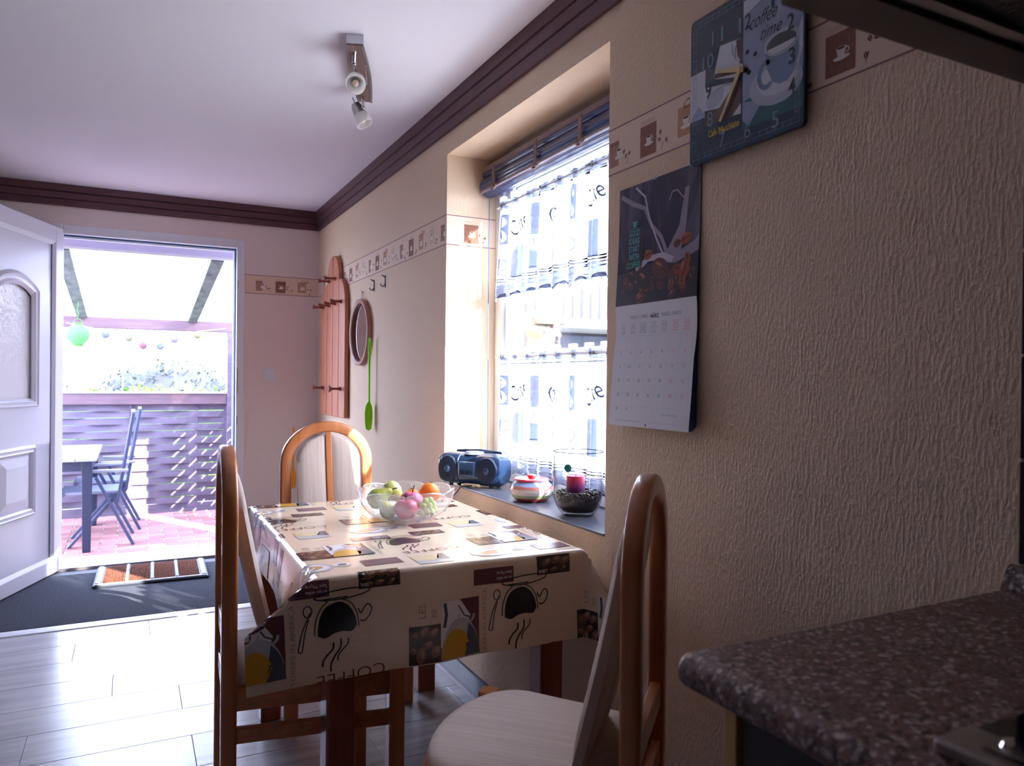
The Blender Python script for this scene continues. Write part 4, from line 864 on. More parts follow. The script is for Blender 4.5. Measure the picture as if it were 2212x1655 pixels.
# ------------------------------------------------------------------ on the sill
rd = thing('radio', 'dark blue portable radio with round speakers at the left end of the sill', 'radio', (.052, 2.78, .795), math.atan2(-.19, .13)); rd.scale = (1.04, 1, 1.22)
RB = M('radio_navy', srgb(34, 60, 98), .3, coat=.4); RD = M('radio_dark', srgb(26, 44, 74), .5); RG = M('radio_grey', srgb(128, 126, 138), .4)
L2 = .135
def rprof(sc, x):
    pts = []
    for i in range(28):
        a = 2*PI*i/28; y = .064*sc*math.copysign(abs(math.cos(a))**.72, math.cos(a)); z = .058+.053*sc*math.copysign(abs(math.sin(a))**.72, math.sin(a)); pts.append((x, y, z))
    return pts
rbm = MB(); rings = [rprof(.80, -L2), rprof(.95, -L2+.012), rprof(1, -L2+.035), rprof(1.0, -.045), rprof(.95, -.042), rprof(.95, .042), rprof(1., .045), rprof(1, L2-.035), rprof(.95, L2-.012), rprof(.8, L2)]
rbm.add([p for r in rings for p in r], [(i*28+q, i*28+(q+1) % 28, (i+1)*28+(q+1) % 28, (i+1)*28+q) for i in range(9) for q in range(28)]+[tuple(range(28))[::-1], tuple(9*28+q for q in range(28))])
obj('body', rbm, RB, rd, smooth=40)
for sx in (-1, 1):
    sp = obj('speaker', MB().lathe([(.0, .006), (.034, .006), (.042, .004), (.045, -.006), (.0, -.006)], 28, (sx*.088, -.060, .058), axis=(0, -1, 0)), RD, rd, smooth=40); sp.scale = (1, 1, 1)
    obj('dome', MB().ball((sx*.088, -.067, .058), (.012, .006, .012), 14, 8), RB, sp, smooth=True)
eb = MB(); r0 = rprof(.82, -L2-.004); r1 = rprof(.9, -L2+.004); eb.add(r0+r1, [(q, (q+1) % 28, 28+(q+1) % 28, 28+q) for q in range(28)]+[tuple(range(28))[::-1]]); obj('end_cap', eb, RG, rd)
obj('display', MB().bb(-L2-.0065, -L2-.003, -.046, -.012, .066, .096), STEEL, rd, bevel=.002)
obj('cd_lid', MB().lathe([(0, .010), (.034, .008), (.042, 0), (0, 0)], 28, (0, -.004, .107)), M('radio_lid', srgb(150, 164, 190), .12), rd, smooth=40)
obj('control_panel', MB().bb(-.038, .038, -.069, -.05, .035, .085), M('radio_gloss', srgb(60, 92, 134), .12), rd, bevel=.006)
for x in (-.02, 0, .02): obj('knob', MB().lathe([(0, .008), (.007, .007), (.008, 0), (0, 0)], 12, (x, -.069, .05), axis=(0, -1, 0)), RD, rd, smooth=40)
obj('handle', MB().sweep([(-.11, .03, .09), (-.10, .034, .110), (0, .036, .1145), (.10, .034, .110), (.11, .03, .09)], [(-.006, -.004), (.006, -.004), (.006, .004), (-.006, .004)], up=(0, 1, 0)), RB, rd, bevel=.002)
for x in (-.09, .09):
    for y in (-.03, .03): obj('foot', MB().lathe([(0, 0), (.008, 0), (.008, .012), (0, .012)], 12, (x, y, 0)), RD, rd)
tag(obj('power_cord', MB().tube([(.02, 2.735, .803), (-.012, 2.745, .802), (-.020, 2.76, .795), (-.024, 2.79, .77), (-.03, 2.83, .745), (-.03, 2.85, .70), (-.03, 2.86, .4)], .0028, 8), M('cord_brown', srgb(86, 74, 80), .6), None, smooth=True), 'thin dark cord running down from the radio to the table', 'cord')
pt = thing('striped_jar', 'round ceramic jar with coloured stripes and a red lid on the sill', 'jar', (.090, 2.365, .795))
jar_m = [M('jar_'+n_, srgb(*c_), .15, coat=.6) for n_, c_ in (('base', (92, 112, 160)), ('red', (206, 84, 92)), ('green', (172, 182, 132)), ('cream', (228, 214, 206)), ('coral', (222, 138, 128)), ('blue', (150, 176, 222)))]
jp = [(.050, 0), (.058, .003), (.069, .014), (.076, .026), (.0795, .037), (.079, .046), (.0745, .057), (.066, .066), (.058, .073)]
jb = MB(); jb.mi = 0
for i, mi_ in zip(range(8), (0, 1, 2, 3, 3, 4, 5, 5)): jb.mi = mi_; jb.lathe(jp[i:i+2], 40)
jb.mi = 0; jb.lathe([(0, 0), (.05, 0)], 40); obj('body', jb, jar_m, pt, smooth=True)
LIDR = M('jar_lid_red', srgb(228, 60, 78), .2, coat=.5)
obj('lid', MB().lathe([(.0, .079), (.03, .079), (.045, .083), (.062, .080), (.065, .076), (.060, .072), (0, .072)], 40), LIDR, pt, smooth=40)
obj('lid_knob', MB().lathe([(.0, .094), (.014, .093), (.019, .088), (.012, .081), (.012, .078)], 24), LIDR, pt, smooth=True)
vz = thing('glass_vase', 'wide clear glass vase with a round teal sticker at the near end of the sill', 'vase', (.092, 2.055, .795))
VG = glass_thin('vase_glass', (.96, .98, .98, 1), 1.3)
nv_ = VG.node_tree; trn = [n for n in nv_.nodes if n.type == 'BSDF_TRANSPARENT'][0]; lwv = nd(nv_, 'ShaderNodeLayerWeight'); lwv.inputs[0].default_value = .25; rv = nd(nv_, 'ShaderNodeValToRGB'); rv.color_ramp.elements[0].position = .25; rv.color_ramp.elements[0].color = (.95, .97, .98, 1); rv.color_ramp.elements[1].position = .72; rv.color_ramp.elements[1].color = (.012, .018, .03, 1); nv_.links.new(lwv.outputs['Facing'], rv.inputs[0]); nv_.links.new(rv.outputs[0], trn.inputs[0])
vp = [(.0, .002), (.044, .002), (.05, .0), (.053, .005), (.062, .015), (.070, .028), (.0755, .045), (.0785, .065), (.0795, .09), (.0795, .205)]
obj('wall', MB().lathe(vp, 48), VG, vz, smooth=40)
obj('rim', MB().tube([(.0795*math.cos(2*PI*i/64), .0795*math.sin(2*PI*i/64), .205) for i in range(64)], .0014, 6, closed=True), translucent('vase_rim', (.05, .07, .10), .97, .5), vz, smooth=True)
obj('base_disc', MB().lathe([(0, .0), (.05, .0), (.053, .005), (.050, .010), (0, .010)], 40), VG, vz, smooth=True)
a_ = math.atan2(-2.055, -1.29)
obj('sticker', MB().lathe([(0, .0006), (.0125, .0006), (.0125, 0), (0, 0)], 20, (.0800*math.cos(a_-.42), .0800*math.sin(a_-.42), .158), axis=(math.cos(a_-.42), math.sin(a_-.42), 0)), M('sticker_teal', srgb(20, 134, 138), .4), vz)
BEAN = M('coffee_bean', srgb(44, 28, 26), .35); rb_ = random.Random(2); bn = MB()
for i in range(900):
    z = .016+.060*rb_.random(); rm_ = (.048+.029*min(1, (z-.01)/.045)**.6)-.006; r = rm_*math.sqrt(rb_.random()) if rb_.random() < .35 else rm_*rb_.uniform(.9, 1); a = rb_.uniform(0, 2*PI)
    if z < .066 and r < rm_*.8: continue
    bn.ball((r*math.cos(a), r*math.sin(a), z), (.0058, .0042, .0034), 7, 5, Matrix.Rotation(rb_.uniform(0, 3), 3, 'Z') @ Matrix.Rotation(rb_.uniform(0, 3), 3, 'X'))
bn.lathe([(0, .012), (.048, .012), (.062, .024), (.069, .045), (.071, .068), (0, .068)], 24)
bn.v = [(x+.092, y+2.055, z+.795) for x, y, z in bn.v]
tag(obj('coffee_beans', bn, BEAN, None, smooth=True), 'dark coffee beans filling the bottom of the glass vase', 'beans', kind='stuff')
cd = thing('pillar_candle', 'pink and purple pillar candle standing in the coffee beans', 'candle', (.085, 2.06, .868))
WAX = bpy.data.materials.new('wax_pink'); WAX.use_nodes = True; pw_ = WAX.node_tree.nodes['Principled BSDF']; pw_.inputs['Roughness'].default_value = .45; pw_.inputs['Subsurface Weight'].default_value = .3; pw_.inputs['Subsurface Radius'].default_value = (.02, .01, .01)
tw_ = nd(WAX.node_tree, 'ShaderNodeTexCoord'); sw_ = nd(WAX.node_tree, 'ShaderNodeSeparateXYZ'); rw_ = nd(WAX.node_tree, 'ShaderNodeValToRGB'); WAX.node_tree.links.new(tw_.outputs['Generated'], sw_.inputs[0]); WAX.node_tree.links.new(sw_.outputs[2], rw_.inputs[0])
rw_.color_ramp.elements[0].color = srgb(128, 44, 120); rw_.color_ramp.elements[1].color = srgb(226, 44, 92); rw_.color_ramp.elements[0].position = .3; rw_.color_ramp.elements[1].position = .85; WAX.node_tree.links.new(rw_.outputs[0], pw_.inputs['Base Color'])
obj('wax', MB().lathe([(0, 0), (.029, 0), (.030, .002), (.030, .050), (.028, .053), (.02, .050), (0, .049)], 32), WAX, cd, smooth=40)
obj('wick', MB().tube([(0, 0, .048), (.001, 0, .056), (.003, 0, .06)], .0009, 6), BLACKPR, cd)
# ------------------------------------------------------------------ wall clock
CK = thing('wall_clock', 'square dark blue wall clock with coffee cup pictures and cream hands', 'clock', (0, 1.2275, 1.738))
NAVYC = M('clock_navy', srgb(18, 52, 84), .22, col2=srgb(14, 40, 68), vscale=(6, 6, 6))
cw_, chh = .340, .342
pts = []
for cx_, cz_, a0 in ((cw_/2-.012, .012, -PI/2), (cw_/2-.012, chh-.012, 0), (-cw_/2+.012, chh-.012, PI/2), (-cw_/2+.012, .012, PI)):
    pts += [(cx_+.012*math.cos(a0+PI/2*i/5), cz_+.012*math.sin(a0+PI/2*i/5)) for i in range(6)]
obj('plate', MB().prism(pts, -.020, -.010, 'x'), NAVYC, CK, bevel=.0015); obj('movement_box', MB().bb(-.010, 0, -.05, .05, .12, .22), BLACKPR, CK)
c = Canvas()   # s to the right in the picture, h up
LBL = M('clock_line', srgb(120, 146, 176), .25); CKW = M('clock_white', srgb(206, 212, 224), .22); CKG = M('clock_lilac', srgb(150, 160, 196), .22, var=.12, vscale=(14, 14, 14)); CKB = M('clock_cup_blue', srgb(112, 136, 172), .22); CKT = M('clock_teal', srgb(26, 96, 112), .22, var=.3, vscale=(20, 20, 20)); CKBR = M('clock_brown', srgb(92, 62, 58), .22, var=.3, vscale=(18, 18, 18)); CKS = M('clock_saucer', srgb(176, 186, 206), .22); CKD = M('clock_coffee', srgb(30, 44, 52), .22); YEL = M('clock_yellow', srgb(206, 176, 56), .25); INK = M('clock_ink', srgb(24, 34, 58), .25)
W_ = cw_/2
c.rect(-W_+.001, .104-.0, -W_+.052, .214, CKW, 1); c.poly([(-W_+.001, .104), (-W_+.03, .135), (-W_+.052, .11), (-W_+.052, .104)], CKG, 2)
c.poly([(-.091, .182), (-.012, .160), (-.003, .242), (-.070, .250)], CKW, 1); c.poly([(-.091, .182), (-.006, .168), (-.006, .180), (-.086, .192)], CKBR, 2); c.stroke([(-.032, .240), (-.030, .218), (-.020, .200), (-.022, .225), (-.014, .238)], .004, CKB, 2)
c.poly([(-.020, .242), (-.003, .242), (-.003, .190), (-.014, .205)], CKBR, 2)
c.poly([(-.120, .080), (-.003, .077), (-.003, .152), (-.120, .172)], CKBR, 1); c.poly([(-.120, .118), (-.07, .110), (-.02, .152), (-.120, .172)], CKW, 2); c.ell(-.085, .138, .03, .020, CKS, 3, .3); c.stroke(arcpts(-.058, .142, .03, .014, .2, 3.4), .002, CKB, 4); c.poly([(-.003, .077), (-.028, .080), (-.003, .10)], CKW, 2)
c.rect(.002, .040, .165, .318, CKG, 1); c.poly([(.002, .040), (.165, .040), (.165, .115), (.002, .10)], CKT, 2); c.poly([(.002, .284), (.11, .318), (.002, .318)], CKW, 2); c.poly([(.02, .042), (.002, .060), (.002, .10), (.06, .085)], CKG, 3); c.poly([(.122, .318), (.128, .318), (.10, .24), (.094, .24)], CKS, 2); c.poly([(.165, .16), (.165, .22), (.13, .15), (.15, .11)], CKW, 2)
c.ell(.094, .110, .072, .044, CKS, 4, -.12, 36); c.ell(.098, .116, .054, .030, CKW, 5, -.12, 36)
c.poly([(.064, .190), (.155, .186), (.155, .150), (.144, .118), (.128, .104), (.104, .104), (.086, .116), (.072, .146)], CKB, 6)
c.ell(.1095, .190, .047, .026, CKS, 7, -.05, 36); c.ell(.1095, .188, .040, .020, CKD, 8, -.05, 36); c.poly(arcpts(.110, .184, .037, .015, PI, 2*PI, 16), CKW, 9)
c.stroke(arcpts(.070, .135, .020, .026, PI*.35, PI*1.75, 18), .011, CKB, 6)
for bx, bz in ((.015, .204), (.038, .191), (.012, .166), (.02, .158)): c.ell(bx, bz, .006, .005, INK, 6)
def fr_line(i):
    L_, R_, B_2, T_ = -W_+.012+i, W_-.012-i, .012+i, chh-.012-i
    c.stroke([(L_, B_2), (R_, B_2), (R_, T_), (L_, T_)], .0012, LBL, 10, closed=True)
fr_line(0); fr_line(.010)
for k in range(1, 15):
    t = k/15
    for (x0, z0, x1, z1) in ((-W_+.012+(cw_-.024)*t, .012, -W_+.012+(cw_-.024)*t, .022), (-W_+.012+(cw_-.024)*t, chh-.022, -W_+.012+(cw_-.024)*t, chh-.012), (-W_+.012, .012+(chh-.024)*t, -W_+.022, .012+(chh-.024)*t), (W_-.022, .012+(chh-.024)*t, W_-.012, .012+(chh-.024)*t)): c.stroke([(x0, z0), (x1, z1)], .0011, LBL, 10)
NUM = {12: (.006, .270), 11: (-.078, .276), 10: (-.108, .228), 9: (-.106, .160), 8: (-.100, .094), 7: (-.060, .036), 6: (.018, .034), 5: (.096, .034), 4: (.139, .088), 3: (.138, .150), 2: (.134, .220), 1: (.086, .284)}
for k, (px_, pz_) in NUM.items():
    m_ = INK if k in (1, 2, 3, 4, 9) else LBL
    if k == 12: c.text('1', px_-.014, pz_, .034, LBL, 13, w=.006); c.text('2', px_+.010, pz_, .034, INK, 14, w=.018, bold=.02)
    else: c.text(str(k), px_, pz_, .034, m_, 14, w=(.018 if k not in (1,) else .009)*len(str(k)), bold=.02 if m_ is INK else .0)
c.text('coffee', .060, .262, .030, INK, 13, rot=.02, shear=.5, w=.078); c.text('time', .082, .226, .026, INK, 13, rot=.02, shear=.5, w=.060)
c.text('Cafe Macchiato', -.056, .060, .016, YEL, 13, w=.098, bold=.02); c.text('Cappuccino', -.048, .264, .011, CKBR, 12, w=.07)
c.bake('dial_print', lambda s, h, o: (-.020-o, -s, h), CK, off=.0003, step=.00006)
HANDM = M('clock_hand', srgb(226, 204, 150), .3)
hd_ = MB(); ctr = V((-.026, .002, .171))
def hand(ang, L, w): 
    d = V((0, -math.cos(ang), math.sin(ang))); s_ = V((0, -math.sin(ang), -math.cos(ang))); p0 = ctr-d*.012; p1 = ctr+d*L; t = V((-.0012, 0, 0)); m_ = MB()
    q = [p0-s_*w*.5, p0+s_*w*.5, p1+s_*w*.35, p1-s_*w*.35]; m_.add([p for p in q]+[p+t for p in q], [(0, 1, 2, 3), (4, 5, 6, 7), (0, 1, 5, 4), (1, 2, 6, 5), (2, 3, 7, 6), (3, 0, 4, 7)]); return m_
obj('minute_hand', hand(math.radians(238), .112, .010), HANDM, CK); obj('hour_hand', hand(math.radians(163), .070, .011), HANDM, CK); obj('hand_pin', MB().lathe([(0, .006), (.006, .005), (.008, 0), (.004, -.006)], 14, (-.024, .002, .171), axis=(-1, 0, 0)), HANDM, CK, smooth=40)
# ------------------------------------------------------------------ wall calendar
CL = thing('wall_calendar', 'March wall calendar with a steaming coffee bean photo, hanging by the window', 'calendar', (0, 1.54, 1.10))
cw2 = .330; ZC0, ZC1, ZC2 = .010, .332, .652      # foot of the month page, fold, top of the photograph
PAPER = M('paper_white', srgb(226, 226, 234), .6)
def cal(s, h, o):
    if h >= ZC1: t = (h-ZC1)/(ZC2-ZC1); x = .003+.010*(1-t)**2
    else: t = (ZC1-h)/(ZC1-ZC0); x = .013-.006*math.sin(PI*min(1, t*2.2))*.8+.020*t**1.5
    return (-x-o, -s, h)
ph = bpy.data.materials.new('steam_photo'); ph.use_nodes = True; pn = ph.node_tree; pp = pn.nodes['Principled BSDF']; pp.inputs['Roughness'].default_value = .25
tp = nd(pn, 'ShaderNodeTexCoord'); wv_ = nd(pn, 'ShaderNodeTexNoise', i_Scale=1.0, i_Detail=3.0); wv_.inputs['Distortion'].default_value = 1.2
mpp = nd(pn, 'ShaderNodeMapping'); mpp.inputs['Rotation'].default_value = (.5, 0, 0); mpp.inputs['Scale'].default_value = (1, 16, 5); pn.links.new(tp.outputs['Object'], mpp.inputs[0]); pn.links.new(mpp.outputs[0], wv_.inputs['Vector'])
cr = nd(pn, 'ShaderNodeValToRGB'); cr.color_ramp.elements[0].position = .45; cr.color_ramp.elements[0].color = srgb(44, 40, 68); cr.color_ramp.elements[1].position = .8; cr.color_ramp.elements[1].color = srgb(112, 104, 130); pn.links.new(wv_.outputs['Fac'], cr.inputs[0]); pn.links.new(cr.outputs[0], pp.inputs['Base Color'])
W2 = cw2/2
obj('photo_page', MB().grid(lambda a, b: cal(-W2+cw2*a, ZC1+(ZC2-ZC1)*b, 0), 4, 12), ph, CL, smooth=True, fix=False)
obj('month_page', MB().grid(lambda a, b: cal(-W2-.004*0+cw2*a, ZC0+(ZC1-ZC0)*b, 0), 4, 24), PAPER, CL, smooth=True, fix=False)
pg = MB()
for k in range(6):
    f = 1-(k+1)/7.5
    def pf(a, b, f=f, k=k): x, y, z = cal(-W2+.001*k+(cw2-.002*k)*a, ZC0+.002*k+(ZC2-ZC0-.004*k)*b, 0); return (x*f*.8, y, z)
    pg.grid(pf, 3, 20)
tag(obj('page_stack', pg, M('paper_blue', srgb(96, 120, 176), .6), CL, smooth=True, fix=False), kind='stuff')
cp_ = Canvas(); DKB = M('photo_bean', srgb(104, 58, 50), .3, var=.3, vscale=(60, 60, 60)); DKB2 = M('photo_bean_dark', srgb(52, 30, 42), .3, var=.3, vscale=(50, 50, 50)); DKB3 = M('photo_bean_light', srgb(168, 104, 84), .3); DKB4 = M('photo_bean_orange', srgb(150, 72, 44), .3); STE = M('photo_steam', srgb(146, 138, 160), .3); STE2 = M('photo_steam_pale', srgb(196, 188, 204), .3); TEAL = M('photo_teal', srgb(92, 178, 190), .3); TEALG = M('photo_teal_green', srgb(60, 168, 150), .3); DKP = M('photo_dark_ground', srgb(44, 28, 48), .3)
rc = random.Random(11)
cp_.poly([(-W2, ZC1), (W2, ZC1), (W2, ZC1+.10), (.06, ZC1+.125), (-.02, ZC1+.10), (-W2, ZC1+.085)], DKP, 1)
cp_.poly([(.0, ZC1+.10), (.05, ZC1+.13), (.09, ZC1+.18), (.11, ZC1+.27), (.125, ZC1+.27), (.115, ZC1+.17), (.10, ZC1+.12), (.15, ZC1+.135), (W2, ZC1+.15), (W2, ZC1+.11), (.08, ZC1+.09)], STE, 2)
cp_.stroke([(-W2+.01, ZC1+.30), (-.10, ZC1+.27), (-.05, ZC1+.25), (-.02, ZC1+.20), (.02, ZC1+.165), (.045, ZC1+.12)], .012, STE, 2); cp_.stroke([(-.09, ZC1+.312), (-.05, ZC1+.28), (-.03, ZC1+.22), (.0, ZC1+.165), (.03, ZC1+.12)], .006, STE2, 3); cp_.stroke([(.05, ZC1+.25), (.06, ZC1+.27), (.08, ZC1+.27), (.10, ZC1+.25), (.115, ZC1+.24)], .004, STE, 3); cp_.stroke([(-.08, ZC1+.09), (-.03, ZC1+.115), (.03, ZC1+.115), (.07, ZC1+.10)], .016, STE2, 3)
for i in range(34):
    x = rc.uniform(-W2+.018, W2-.018); z = ZC1+rc.uniform(.014, .10)*(1-.2*rc.random()); s_ = rc.uniform(.012, .02); ro = rc.uniform(0, 3)
    cp_.ell(x, z, s_, s_*.66, rc.choice((DKB, DKB2, DKB2, DKB, DKB4)), 4+i % 3, ro); cp_.ell(x-.002, z+.004, s_*.5, s_*.2, DKB3 if rc.random() < .5 else DKB, 7, ro); cp_.stroke([(x-s_*.8*math.cos(ro), z-s_*.8*math.sin(ro)), (x+s_*.8*math.cos(ro), z+s_*.8*math.sin(ro))], .002, DKB2, 8)
for x, z, s_, ro, m_ in ((.022, ZC1+.083, .036, -.5, DKB), (-.045, ZC1+.062, .034, -.5, DKB2), (.115, ZC1+.07, .026, 1.2, DKB4), (.118, ZC1+.145, .020, .2, DKB4), (-.03, ZC1+.125, .018, .3, DKB4), (.085, ZC1+.137, .014, .1, DKB)):
    cp_.ell(x, z, s_, s_*.72, m_, 9, ro); cp_.stroke([(x-s_*.85*math.cos(ro), z-s_*.85*math.sin(ro)), (x+.003, z+.003), (x+s_*.85*math.cos(ro), z+s_*.85*math.sin(ro))], .003, DKB2, 11); cp_.ell(x-.006, z+.010, s_*.4, s_*.2, DKB3, 10, ro)
cp_.rect(-.128, ZC1+.097, -.055, ZC1+.205, DKB2, 3)
for i, (w_, m_) in enumerate((('GOOD', TEAL), ('IDEAS', TEAL), ('START', TEAL), ('WITH', TEAL), ('COFFEE', TEALG))): cp_.text(w_, -.092, ZC1+.192-.0215*i, .018, m_, 12, w=.046 if i < 4 else .058, bold=.03)
cp_.poly([(-.102, ZC1+.222), (-.082, ZC1+.222), (-.086, ZC1+.208), (-.098, ZC1+.208)], TEAL, 12); cp_.stroke(arcpts(-.082, ZC1+.216, .005, .005, -PI/2, PI/2, 8), .002, TEAL, 12); cp_.rect(-.105, ZC1+.204, -.079, ZC1+.206, TEAL, 12)
GR1 = M('cal_grey', srgb(140, 140, 158), .6); GR2 = M('cal_line', srgb(202, 202, 214), .6); GR3 = M('cal_dark', srgb(84, 82, 110), .6); REDC = M('cal_red', srgb(238, 120, 128), .6)
cp_.text('MARCH - MARS -', -.058, ZC1-.034, .0095, GR1, 2, w=.082); cp_.text('MÄRZ', .005, ZC1-.034, .013, GR3, 2, w=.034, bold=.03); cp_.text('- MARZO - MARZO', .068, ZC1-.034, .0095, GR1, 2, w=.082)
days = (('Monday', 'Lundi', 'Montag', 'Lunes', 'Lunedi'), ('Tuesday', 'Mardi', 'Dienstag', 'Martes', 'Martedi'), ('Wednesday', 'Mercredi', 'Mittwoch', 'Miercoles', 'Mercoledi'), ('Thursday', 'Jeudi', 'Donnerstag', 'Jueves', 'Giovedi'), ('Friday', 'Vendredi', 'Freitag', 'Viernes', 'Venerdi'), ('Saturday', 'Samedi', 'Samstag', 'Sabado', 'Sabato'), ('Sunday', 'Dimanche', 'Sonntag', 'Domingo', 'Domenica'))
cx0 = -W2+.012; cwid = (cw2-.024)/7
for d in range(7):
    x = cx0+cwid*(d+.5)
    for j, s_ in enumerate(days[d]): cp_.text(s_, x, ZC1-.052-.0058*j, .0042, REDC if d > 4 else GR1, 2, w=.003*len(s_))
    for w_ in range(6):
        zt = ZC1-.088-.0372*w_; day = w_*7+d-5
        if 1 <= day <= 31: cp_.text(str(day), x, zt-.002, .0072, REDC if d > 4 else GR3, 2)
for k in range(8): cp_.rect(cx0+cwid*k-.0003, ZC0+.022, cx0+cwid*k+.0003, ZC1-.082, GR2, 1)
for w_ in range(7): cp_.rect(cx0, ZC1-.084-.0372*w_, cx0+cwid*7, ZC1-.0834-.0372*w_, GR2, 1)
cp_.text('Anno  Mese  Note', .09, ZC0+.036, .004, GR1, 2, w=.06); cp_.text('Calendar of moons and feast days', -.08, ZC0+.014, .0035, GR1, 2, w=.11); cp_.ell(0, ZC0+.007, .003, .003, GR3, 2)
cp_.bake('print', cal, CL, clip=(-W2, ZC0, W2, ZC2), maxlen=.03, off=.0004, step=.00005)
obj('nail', MB().lathe([(0, 0), (.002, 0), (.002, -.012), (.004, -.013), (0, -.014)], 8, (0, 0, ZC2-.004), axis=(1, 0, 0)), STEEL, CL)
# ------------------------------------------------------------------ kitchen: worktop, cabinet, hob, hood, splashback
WT = MB(); prof_ = [(-.645+.02-.02*math.cos(a), .90+.02*math.sin(a)) for a in (-PI/2+PI*i/10 for i in range(11))]
prof_ = [(-.03, .88), (-.625, .88)]+[(-.625-.02*math.sin(PI*i/10), .90-.02*math.cos(PI*i/10)) for i in range(1, 10)]+[(-.625, .92), (-.03, .92)]
wt = thing('worktop', 'dark speckled granite-look worktop with a rounded front edge', 'worktop', (0, 0, 0))
obj('slab', MB().prism([(min(x, -.0) if x > -.03 else x, z) for x, z in [(-.001, .88)]+prof_[1:-1]+[(-.001, .92)]], YB+.02, .672, 'y'), GRANITE, wt, bevel=.006, smooth=30)
obj('upstand', MB().prism([(-.001, .921), (-.030, .921), (-.026, .930), (-.010, .955), (-.001, .957)], YB+.02, .668, 'y'), GRANITE, wt)
cbx = thing('base_cabinet', 'beech-edged base cabinet with dark doors under the granite worktop', 'cabinet', (0, 0, 0))
BEECH = M('beech_edge', srgb(206, 162, 98), .45, var=.08, vscale=(30, 30, 3)); DARKF = M('cabinet_dark', srgb(44, 34, 40), .4)
obj('side_panel', MB().bb(-.60, -.016, .622, .640, .0, .879), BEECH, cbx, bevel=.001)
obj('side_cover', MB().bb(-.596, -.016, .640, .6405, .0, .878), DARKF, cbx)
obj('carcass', MB().bb(-.575, -.016, YB+.03, .621, .10, .878), DARKF, cbx); obj('plinth', MB().bb(-.54, -.50, YB+.03, .621, 0, .10), DARKF, cbx)
for i in range(4):
    yb_ = .618-.58*(i+1)+.003; d_ = obj('door', MB().bb(-.597, -.577, yb_, yb_+.574, .11, .872), DARKF, cbx, bevel=.002)
    obj('handle', MB().tube([(-.597, yb_+.5, .74), (-.622, yb_+.5, .74), (-.622, yb_+.5, .60), (-.597, yb_+.5, .60)], .005, 8), STEEL, d_, smooth=40)
hb = thing('cooker_hob', 'black glass hob with a grooved stainless front strip set in the worktop', 'hob', (-.32, .13, .92))
obj('glass_top', MB().bb(-.224, .26, -.53, .266, .0015, .010), BLACKGL, hb, bevel=.002)
obj('front_strip', MB().bb(-.279, -.225, -.53, .266, .0015, .014), STEEL, hb, bevel=.003)
obj('groove', MB().bb(-.262, -.256, -.50, .235, .0135, .0145), BLACKPR, hb)
obj('corner_glint', MB().lathe([(0, .006), (.009, .005), (.011, 0), (0, 0)], 16, (-.236, .225, .013)), CHROME, hb, smooth=40)  # chrome dome added to stand for the white highlight at the strip corner
hdm = thing('extractor_hood', 'dark extractor hood with a filter grille, hanging above the worktop', 'hood', (0, .0, 1.64))
HOODM = M('hood_metal', srgb(92, 82, 80), .4, metal=.5); FILT = M('hood_filter', srgb(104, 98, 94), .5, metal=.6, bump=.6, bscale=(160, 160, 160), bdist=.003)
fm = MB(); x0, x1, y0, y1 = -.575, -.001, -.25, .594; w_ = .055
for (a, b, c_, d_) in ((x0, x0+w_, y0, y1), (x1-w_, x1, y0, y1), (x0+w_, x1-w_, y0, y0+w_), (x0+w_, x1-w_, y1-w_, y1)): fm.bb(a, b, c_, d_, 0, .03)
obj('bottom_frame', fm, HOODM, hdm); obj('upper_body', MB().bb(x0, x1, y0, y1, .03, .16), HOODM, hdm, bevel=.003); obj('duct_cover', MB().bb(-.32, -.001, .0, .34, .16, H-1.64-.002), HOODM, hdm)
gb_ = MB()
for (a, b, c_, d_) in ((x0+w_, x0+w_+.02, y0+w_, y1-w_), (x1-w_-.02, x1-w_, y0+w_, y1-w_), (x0+w_, x1-w_, y1-w_-.02, y1-w_), (x0+w_, x1-w_, y0+w_, y0+w_+.02)): gb_.bb(a, b, c_, d_, .006, .014)
obj('filter_rim', gb_, STEEL, hdm); obj('filter_mesh', MB().bb(x0+w_+.02, x1-w_-.02, y0+w_+.02, y1-w_-.02, .014, .02), FILT, hdm)
spb = bpy.data.objects.new('splashback', None); C.objects.link(spb); tag(spb, 'dark tiled splashback above the worktop at the edge of the papered wall', 'splashback')
TILE = M('tile_aubergine', srgb(44, 30, 42), .25)
tl0 = None
for i in range(4):
    for j in range(14):
        if tl0 is None: tl0 = obj('tile', MB().bb(-.008, -.0015, -.0985, .0985, .0015, .1555), TILE, spb, bevel=.0015, seg=1); o = tl0
        else: o = tl0.copy(); C.objects.link(o)
        o.location = (0, .556-.2*j+.0, .959+.158*i)
obj('grout', MB().bb(-.0015, -.0005, YB+.05, .655, .958, 1.60), M('grout_tan', srgb(150, 120, 90), .8), spb)
# ------------------------------------------------------------------ the covered terrace outside the door
TZ0 = -.14; FY = 8.25
BRK = [M('brick_red_%d' % i, srgb(*c_), .8, var=.2, vscale=(14, 14, 14)) for i, c_ in enumerate(((146, 106, 110), (136, 94, 98), (156, 116, 118)))]
JNT = M('joint_sand', srgb(178, 178, 170), .9)
tf = struct('terrace_floor', MB().bb(-3.6, .6, YD+.28, 9.3, TZ0-.1, TZ0-.006), JNT)
bk = [None]*3; rb2 = random.Random(4); bl_, bw_ = .235, .112; y = YD+.30; r = 0
while y < FY:
    x = -2.35+(bl_/2 if r % 2 else 0)
    while x < -.05:
        k = rb2.randrange(3)
        if bk[k] is None: o = obj('brick', MB().box((0, 0, -.02), (bl_-.012, bw_-.005, .04)), BRK[k], terrace if 0 else tf, bevel=.003, seg=1); bk[k] = o
        else: o = bk[k].copy(); C.objects.link(o)
        o.location = (x+bl_/2, y+bw_/2, TZ0+rb2.uniform(-.001, .0015)); x += bl_
    y += bw_; r += 1
